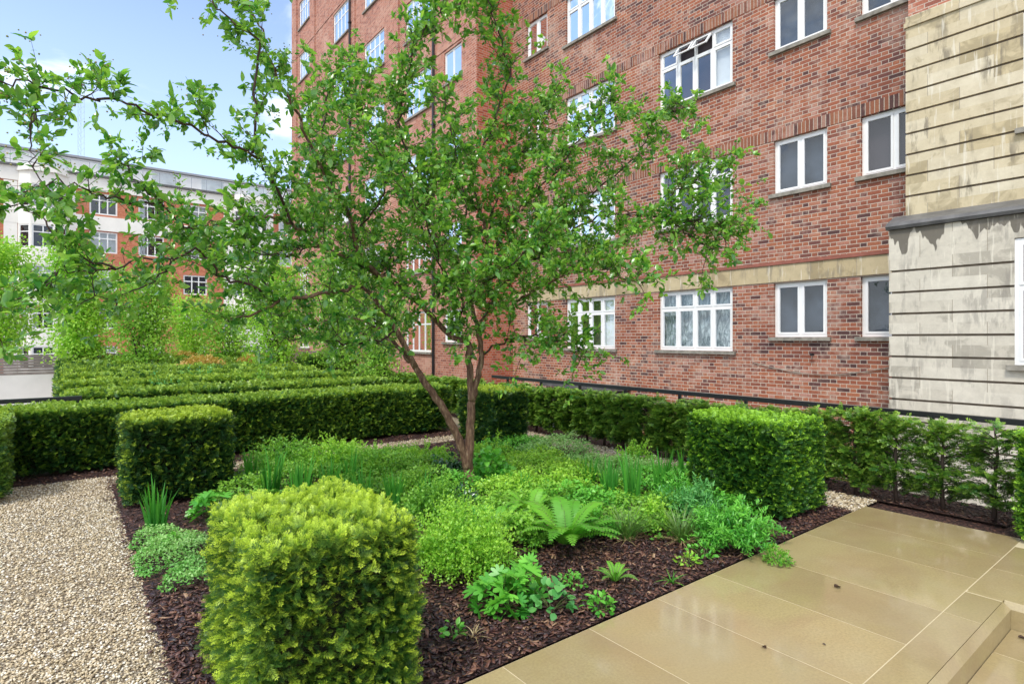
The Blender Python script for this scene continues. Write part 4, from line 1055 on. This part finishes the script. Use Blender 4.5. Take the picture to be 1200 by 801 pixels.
def fern(x, y, L, nf, label, seed, up=.75, mat='fern', pw=.26):
    e = empty('fern', (x, y, 0), label=label, cat='fern', group='ferns at the front of the bed')
    r = random.Random(seed); V = []; F = []; T = []; A = []; st = MB()
    for i in range(nf):
        q = 2*PI*i/nf+r.uniform(-.25, .25); ln = L*r.uniform(.75, 1.1); el = up*r.uniform(.7, 1.2); P = []; t_ = r.uniform(.1, .95)
        for k in range(15):
            t = k/14; rad = ln*(t*math.cos(el)+.22*t*t); z = ln*(t*math.sin(el)-.42*t*t*t)
            P.append(np.array((math.cos(q)*rad, math.sin(q)*rad, max(z, .01))))
        st.tube(P[::2], .0025, 3, cap=False)
        side = np.array((-math.sin(q), math.cos(q), 0))
        NP = 22
        for k in range(2, NP):
            t = k/NP; f_ = t*14; i0 = min(int(f_), 13); p = P[i0]+(P[i0+1]-P[i0])*(f_-i0); dr = nrm(P[i0+1]-P[i0])
            w = ln*pw*math.sin(PI*min(1, .12+t*.88))**.8
            for sg in (-1, 1):
                d = nrm(side*sg+dr*.45+np.array((0, 0, -.15))); hw = dr*ln*.019; b = len(V)
                m = p+d*w*.5; V += [p-hw*.8, m-hw*1.1, p+d*w, m+hw*1.1, p+hw*.8]; T += [t_]*5; A += [0]*5; F.append((b, b+1, b+2, b+3, b+4))
    me = bpy.data.meshes.new('fronds'); me.from_pydata([tuple(v) for v in V], [], F); me.materials.append(M[mat])
    for nm, D_ in (('tint', T), ('age', A)): a = me.attributes.new(nm, 'FLOAT', 'POINT'); a.data.foreach_set('value', D_)
    o = bpy.data.objects.new('fronds', me); COL.objects.link(o); o.parent = e
    st.build('stalks', M['stem'], e); return e
def mound(x, y, rx, ry, h, nl, ls, mat, tm, label, seed, name='leafy_plant', cat='plant', group='leafy plants in the bed', up=.5, stems=12, shell=.55, tilt=.5):
    global rng
    rng = np.random.default_rng(seed); e = empty(name, (x, y, 0), label=label, cat=cat, group=group)
    if nl > 800:      # many leafy shoots rising from one crown
        per = 24; ns = nl//per; Q = nrm(rng.normal(size=(ns, 3))*np.array((1, 1, .9))); Q[:, 2] = np.abs(Q[:, 2])
        k = .62+.5*rng.random((ns, 1)); lm = (1+.30*lump(Q*3.3+seed))[:, None]
        E = Q*k*lm*np.array((rx, ry, h)); E[:, 2] = np.maximum(E[:, 2], .03+.05*rng.random(ns)); Bs = E*np.array((.35, .35, 0))
        t = .25+.75*(np.arange(per)/(per-1))[None, :, None]; bow = np.array((0, 0, 1.))*.10*h/.3
        P = Bs[:, None]+(E-Bs)[:, None]*t+bow*np.sin(t*PI)*.6+rng.normal(size=(ns, per, 3))*ls*.22
        ax = nrm(E-Bs+np.array((0, 0, .05)))[:, None]*np.ones((1, per, 1)); side = nrm(rng.normal(size=(ns, per, 3)))
        D = (ax*.55+side*.8+np.array((0, 0, .12))).reshape(-1, 3); tt = np.broadcast_to(t, (ns, per, 1)).reshape(-1); st_ = np.repeat(rng.normal(size=ns)*.14, per)
        P = P.reshape(-1, 3); P[:, 2] = np.maximum(P[:, 2], .012); n2 = len(P)
        U = np.tile((0, 0, 1.), (n2, 1))+rng.normal(size=(n2, 3))*tilt
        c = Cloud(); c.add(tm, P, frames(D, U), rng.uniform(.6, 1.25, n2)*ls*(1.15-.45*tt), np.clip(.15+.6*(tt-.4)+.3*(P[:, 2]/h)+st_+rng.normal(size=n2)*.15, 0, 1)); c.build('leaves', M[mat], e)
    else:
        Q = nrm(rng.normal(size=(nl, 3))); Q[:, 2] = np.abs(Q[:, 2]); k = shell+(1-shell)*rng.random((nl, 1))**.6
        lm = (1+.3*lump(Q*4+seed))[:, None]
        P = Q*k*lm*np.array((rx, ry, h)); P[:, 2] = np.maximum(P[:, 2], .02)
        D = Q*np.array((1, 1, .4))+rng.normal(size=(nl, 3))*.5+np.array((0, 0, up*.4))
        U = Q*1.0+np.array((0, 0, 1.0))+rng.normal(size=(nl, 3))*tilt
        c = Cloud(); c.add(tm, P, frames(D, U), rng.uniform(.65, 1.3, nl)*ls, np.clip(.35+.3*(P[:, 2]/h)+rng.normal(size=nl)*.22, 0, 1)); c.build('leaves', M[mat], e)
    nl = len(P)
    mb = MB(); r = random.Random(seed)
    for i in range(stems):
        j = r.randrange(nl); p = P[j]; mb.tube([(p[0]*.15, p[1]*.15, -.01), (p[0]*.6, p[1]*.6, p[2]*.6), tuple(p)], [.004, .003, .0015], 4, cap=False)
    mb.build('stems', M['stem'], e); return e
G_ = ground
def palmate_t(lobes=5):
    V = []; F = []; A = []
    for i in range(lobes):
        q = -1.35+2.7*i/(lobes-1); d = np.array((math.cos(q), math.sin(q), 0)); s = np.array((-math.sin(q), math.cos(q), 0)); b = len(V)
        V += [np.zeros(3), d*.45-s*.16+(0, 0, .03), d*.8-s*.17, d*1.0-s*.05+(0, 0, -.05), d*1.0+s*.05+(0, 0, -.05), d*.8+s*.17, d*.45+s*.16+(0, 0, .03)]; A += [0]*7; F.append(tuple(range(b, b+7)))
    return np.array(V, float), F, np.array(A, float)
PALM = palmate_t(); 
G = ground
def pl(px, py): return G(px, py)
# upright strap-leaved clumps
for i, (px, py, h, lab) in enumerate([
    (183, 620, .40, 'bright strap-leaved clump in front of the dark yew block by the left path'), (318, 585, .46, 'leftmost strap-leaved clump in the middle of the bed'),
    (352, 596, .46, 'fullest strap-leaved clump behind the big foreground yew block'), (388, 590, .44, 'strap-leaved clump left of the tree, between two others'),
    (426, 598, .42, 'strap-leaved clump nearest the tree on its left side'), (462, 596, .38, 'short strap-leaved clump just left of the trunk'), (500, 590, .32, 'smallest strap-leaved clump at the foot of the trunk'),
    (714, 586, .42, 'upright strap-leaved clump behind the big fern, left one of three'), (741, 590, .48, 'tall strap-leaved clump behind the grass tussocks, middle one of three'),
    (775, 580, .48, 'strap-leaved clump beside the blue-green plants, right one of three')]):
    iris(*pl(px, py), h, lab, 100+i, 30 if i != 6 else 16)
for i, (px, py, h, lab) in enumerate([(296, 570, .40, 'strap-leaved clump at the back left beside the dark yew block'), (410, 568, .40, 'strap-leaved clump at the back of the bed left of the tree'),
    (610, 588, .28, 'short strap-leaved clump between trunk and ferns'), (800, 572, .40, 'strap-leaved clump against the bright yew block'), (690, 572, .34, 'slim strap-leaved clump left of the three tall ones')]):
    iris(*pl(px, py), h, lab, 180+i, 18)
for i, (px, py, rr, hh, mt_, lab) in enumerate([(622, 640, .16, .22, 'mid', 'loose green plant left of the largest fern'), (700, 628, .2, .24, 'emerald', 'loose leafy plant right of the largest fern'), (765, 622, .2, .26, 'lime', 'yellow-green plant between the two grass tussocks'),
    (560, 640, .2, .3, 'emerald', 'loose leafy plant between the round mound and the ferns'), (650, 600, .3, .26, 'mid', 'leafy plant behind the largest fern'), (745, 545, .3, .30, 'lime', 'pale plant beside the right hand gravel path'), (845, 590, .25, .36, 'emerald', 'leafy stems against the foot of the bright yew block')]):
    xx, yy = G_(px, py); mound(xx, yy, rr, rr, hh, 1500, .036, mt_, LEAF3, lab, 190+i)
tussock(*pl(735, 632), .34, 'dark green grass tussock with straw coloured skirt beside the big fern', 120)
tussock(*pl(799, 634), .32, 'grass tussock with dry blades between the other tussock and the bushy plant', 122)
fern(*pl(664, 640), .56, 24, 'largest fern with bright arching fronds at the front of the bed', 130, 1.08, pw=.17)
fern(*pl(583, 628), .46, 14, 'fern just right of the yellow-green mound', 131, 1.12, pw=.16)
fern(*pl(622, 612), .44, 13, 'fern behind the largest one, towards the tree', 132, 1.12, pw=.16)
fern(*pl(721, 682), .20, 11, 'small upright fern alone on the mulch near the paving', 133, 1.15, pw=.14)
# mounds
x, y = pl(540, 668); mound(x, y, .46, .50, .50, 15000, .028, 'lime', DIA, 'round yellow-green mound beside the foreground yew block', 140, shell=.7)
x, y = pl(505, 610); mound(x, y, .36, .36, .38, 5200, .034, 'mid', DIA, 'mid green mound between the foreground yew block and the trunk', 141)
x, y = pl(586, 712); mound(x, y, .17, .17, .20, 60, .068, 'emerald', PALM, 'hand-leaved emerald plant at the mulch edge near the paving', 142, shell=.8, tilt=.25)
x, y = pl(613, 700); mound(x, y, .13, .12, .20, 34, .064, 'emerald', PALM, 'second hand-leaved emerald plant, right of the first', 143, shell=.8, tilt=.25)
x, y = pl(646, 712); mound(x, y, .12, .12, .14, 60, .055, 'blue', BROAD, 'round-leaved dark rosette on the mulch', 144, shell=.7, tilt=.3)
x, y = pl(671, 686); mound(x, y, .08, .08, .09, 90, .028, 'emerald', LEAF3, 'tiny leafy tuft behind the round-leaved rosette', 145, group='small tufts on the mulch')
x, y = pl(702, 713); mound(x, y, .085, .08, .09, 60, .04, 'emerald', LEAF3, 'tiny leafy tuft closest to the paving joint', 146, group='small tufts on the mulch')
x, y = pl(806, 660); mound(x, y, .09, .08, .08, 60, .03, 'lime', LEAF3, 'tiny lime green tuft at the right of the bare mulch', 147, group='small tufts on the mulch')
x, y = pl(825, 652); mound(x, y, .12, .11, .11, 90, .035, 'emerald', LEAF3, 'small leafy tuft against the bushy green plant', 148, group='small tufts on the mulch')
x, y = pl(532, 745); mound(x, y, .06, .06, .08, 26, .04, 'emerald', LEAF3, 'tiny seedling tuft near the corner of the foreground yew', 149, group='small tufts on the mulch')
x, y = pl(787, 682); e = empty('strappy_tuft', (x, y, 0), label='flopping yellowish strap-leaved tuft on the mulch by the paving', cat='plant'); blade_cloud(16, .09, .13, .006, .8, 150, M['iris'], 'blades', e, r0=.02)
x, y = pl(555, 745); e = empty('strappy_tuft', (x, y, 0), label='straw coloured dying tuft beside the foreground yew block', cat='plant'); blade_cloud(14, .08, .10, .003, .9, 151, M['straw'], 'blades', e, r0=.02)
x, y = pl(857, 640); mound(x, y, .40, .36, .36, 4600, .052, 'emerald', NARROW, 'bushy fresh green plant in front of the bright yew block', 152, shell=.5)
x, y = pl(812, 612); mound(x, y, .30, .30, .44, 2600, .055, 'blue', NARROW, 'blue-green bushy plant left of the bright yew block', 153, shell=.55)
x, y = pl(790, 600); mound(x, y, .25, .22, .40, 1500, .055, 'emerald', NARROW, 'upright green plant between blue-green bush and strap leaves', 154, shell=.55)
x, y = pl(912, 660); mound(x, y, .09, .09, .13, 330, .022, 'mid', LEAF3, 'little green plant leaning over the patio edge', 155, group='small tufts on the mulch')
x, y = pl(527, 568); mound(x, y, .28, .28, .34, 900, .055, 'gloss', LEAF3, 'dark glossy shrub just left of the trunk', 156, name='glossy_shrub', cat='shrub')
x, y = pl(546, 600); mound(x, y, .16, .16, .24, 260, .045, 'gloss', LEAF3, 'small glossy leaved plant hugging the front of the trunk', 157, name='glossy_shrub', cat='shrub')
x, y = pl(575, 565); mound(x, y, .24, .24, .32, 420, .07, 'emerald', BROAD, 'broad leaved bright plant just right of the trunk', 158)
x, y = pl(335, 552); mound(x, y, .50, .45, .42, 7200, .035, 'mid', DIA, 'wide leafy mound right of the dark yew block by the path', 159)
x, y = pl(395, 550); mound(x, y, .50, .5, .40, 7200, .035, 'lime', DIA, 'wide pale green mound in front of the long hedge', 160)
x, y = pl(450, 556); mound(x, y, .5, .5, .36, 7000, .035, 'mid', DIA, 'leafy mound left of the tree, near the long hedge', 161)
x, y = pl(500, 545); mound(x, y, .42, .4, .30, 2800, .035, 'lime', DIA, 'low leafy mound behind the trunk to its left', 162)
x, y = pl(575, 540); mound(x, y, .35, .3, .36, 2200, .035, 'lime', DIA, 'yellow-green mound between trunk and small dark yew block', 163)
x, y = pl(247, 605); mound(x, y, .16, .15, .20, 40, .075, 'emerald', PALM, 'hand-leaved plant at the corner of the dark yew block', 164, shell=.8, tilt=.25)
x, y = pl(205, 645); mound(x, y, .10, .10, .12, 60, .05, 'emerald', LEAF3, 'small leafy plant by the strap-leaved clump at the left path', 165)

SH = ['dark low shrub breaking through the hedge rows, leftmost', 'blue-green low shrub in the middle of the hedge rows', 'dark round shrub under the vase shaped tree', 'low shrub between the second and third hedge rows', 'blue-green shrub in front of the golden one', 'dark shrub near the right end of the fourth hedge row', 'dark spreading shrub near the fence', 'lime shrub near the right end of the sixth hedge row', 'dark shrub behind the third hedge row, right half']
for i, (xx, yy, mt_) in enumerate([(.9, 17.9, 'gloss'), (2.4, 14.2, 'blue'), (2.7, 16.1, 'gloss'), (3.0, 12.2, 'mid'), (1.6, 12.3, 'blue'), (4.6, 16.1, 'gloss'), (2.0, 19.9, 'gloss'), (4.9, 19.9, 'lime'), (4.3, 14.2, 'gloss')]):
    mound(xx, yy, .75, .5, .92, 2600, .07, mt_, DIA, SH[i], 170+i, name='low_shrub', cat='shrub', group='low shrubs among the hedge rows')
# ground cover: low carpets nobody could count
def carpet(name, blobs, nper, ls, mat, label, seed, hgt=.12, tm=DIA, cat='ground cover'):
    global rng
    rng = np.random.default_rng(seed); c = Cloud()
    for (x, y, rx, ry) in blobs:
        m_ = int(PI*rx*ry*nper); q = rng.uniform(0, 2*PI, m_); k = np.sqrt(rng.random(m_))
        k *= 1+.18*np.sin(q*3+x*5)+.1*np.sin(q*7+y*9)
        P = np.stack([x+np.cos(q)*k*rx, y+np.sin(q)*k*ry, np.zeros(m_)], 1)
        keep = (P[:, 0] > .38) & (P[:, 0] < 5.85) & (P[:, 1] > 2.32) & (P[:, 1] < 7.75); P = P[keep]; k = k[keep]; m_ = len(P)
        top = hgt*1.1*(1-.75*np.clip(k, 0, 1)**4)*(1+.6*lump(P*5+seed)+.4*lump(P*16)+.25*rng.random(m_)**4)
        P[:, 2] = np.maximum(.008, top*(1-.55*rng.random(m_)**1.5))
        D = rng.normal(size=(m_, 3))*np.array((1, 1, .55))+np.array((0, 0, .25)); U = np.tile((0, 0, 1.), (m_, 1))+rng.normal(size=(m_, 3))*.45
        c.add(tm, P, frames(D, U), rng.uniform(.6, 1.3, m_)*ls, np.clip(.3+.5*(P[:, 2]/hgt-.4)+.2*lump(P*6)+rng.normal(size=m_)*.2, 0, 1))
    return tag(c.build(name, M[mat]), label, cat, kind='stuff')
gx = lambda px, py: G(px, py)
def bl(lst): return [(*gx(px, py), rx, ry) for px, py, rx, ry in lst]
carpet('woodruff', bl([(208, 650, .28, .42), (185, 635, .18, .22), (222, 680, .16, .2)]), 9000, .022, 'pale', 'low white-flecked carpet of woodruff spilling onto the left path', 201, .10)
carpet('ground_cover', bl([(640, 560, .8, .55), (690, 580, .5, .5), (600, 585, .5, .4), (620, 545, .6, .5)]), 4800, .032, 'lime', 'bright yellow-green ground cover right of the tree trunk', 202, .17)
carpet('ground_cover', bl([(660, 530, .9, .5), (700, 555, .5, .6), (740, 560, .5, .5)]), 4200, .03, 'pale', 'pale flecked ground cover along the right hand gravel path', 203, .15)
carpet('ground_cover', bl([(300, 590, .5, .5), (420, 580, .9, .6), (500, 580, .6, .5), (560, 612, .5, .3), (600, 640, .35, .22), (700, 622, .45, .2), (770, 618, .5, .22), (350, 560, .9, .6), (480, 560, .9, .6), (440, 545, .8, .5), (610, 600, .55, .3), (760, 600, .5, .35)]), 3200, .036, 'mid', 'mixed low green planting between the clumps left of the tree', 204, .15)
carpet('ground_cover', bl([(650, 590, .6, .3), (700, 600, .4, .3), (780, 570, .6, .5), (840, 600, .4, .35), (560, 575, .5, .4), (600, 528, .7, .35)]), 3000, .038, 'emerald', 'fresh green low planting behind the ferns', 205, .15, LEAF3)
# dead leaves lying on the wet paving
for i, (px, py, s, lab) in enumerate([(985, 688, .035, 'curled dead leaf lying in the middle of the wet paving'), (893, 757, .022, 'small dead leaf on the paving near the front'), (1180, 736, .03, 'dead leaf at the foot of the step riser'), (968, 756, .012, 'tiny brown scrap on the paving right of the small dead leaf')]):
    x, y = G(px, py); z = .002
    if i == 2: q = at(1178, 738, 3.30); x, y, z = 4.42, .78, -.148
    TV, TF, TA = leaf_tmpl(.35, .3, -.2, 4); mb = MB(); q = random.uniform(0, 6)
    mb.v = [(float(v[0]*math.cos(q)-v[1]*math.sin(q))*s*1.5, float(v[0]*math.sin(q)+v[1]*math.cos(q))*s*1.5, float(abs(v[2]))*s*1.5+.001) for v in TV]; mb.f = TF
    tag(mb.build('dead_leaf', M['debris'], loc=(x, y, z)), lab, 'dead leaf', 'dead leaves on the paving')
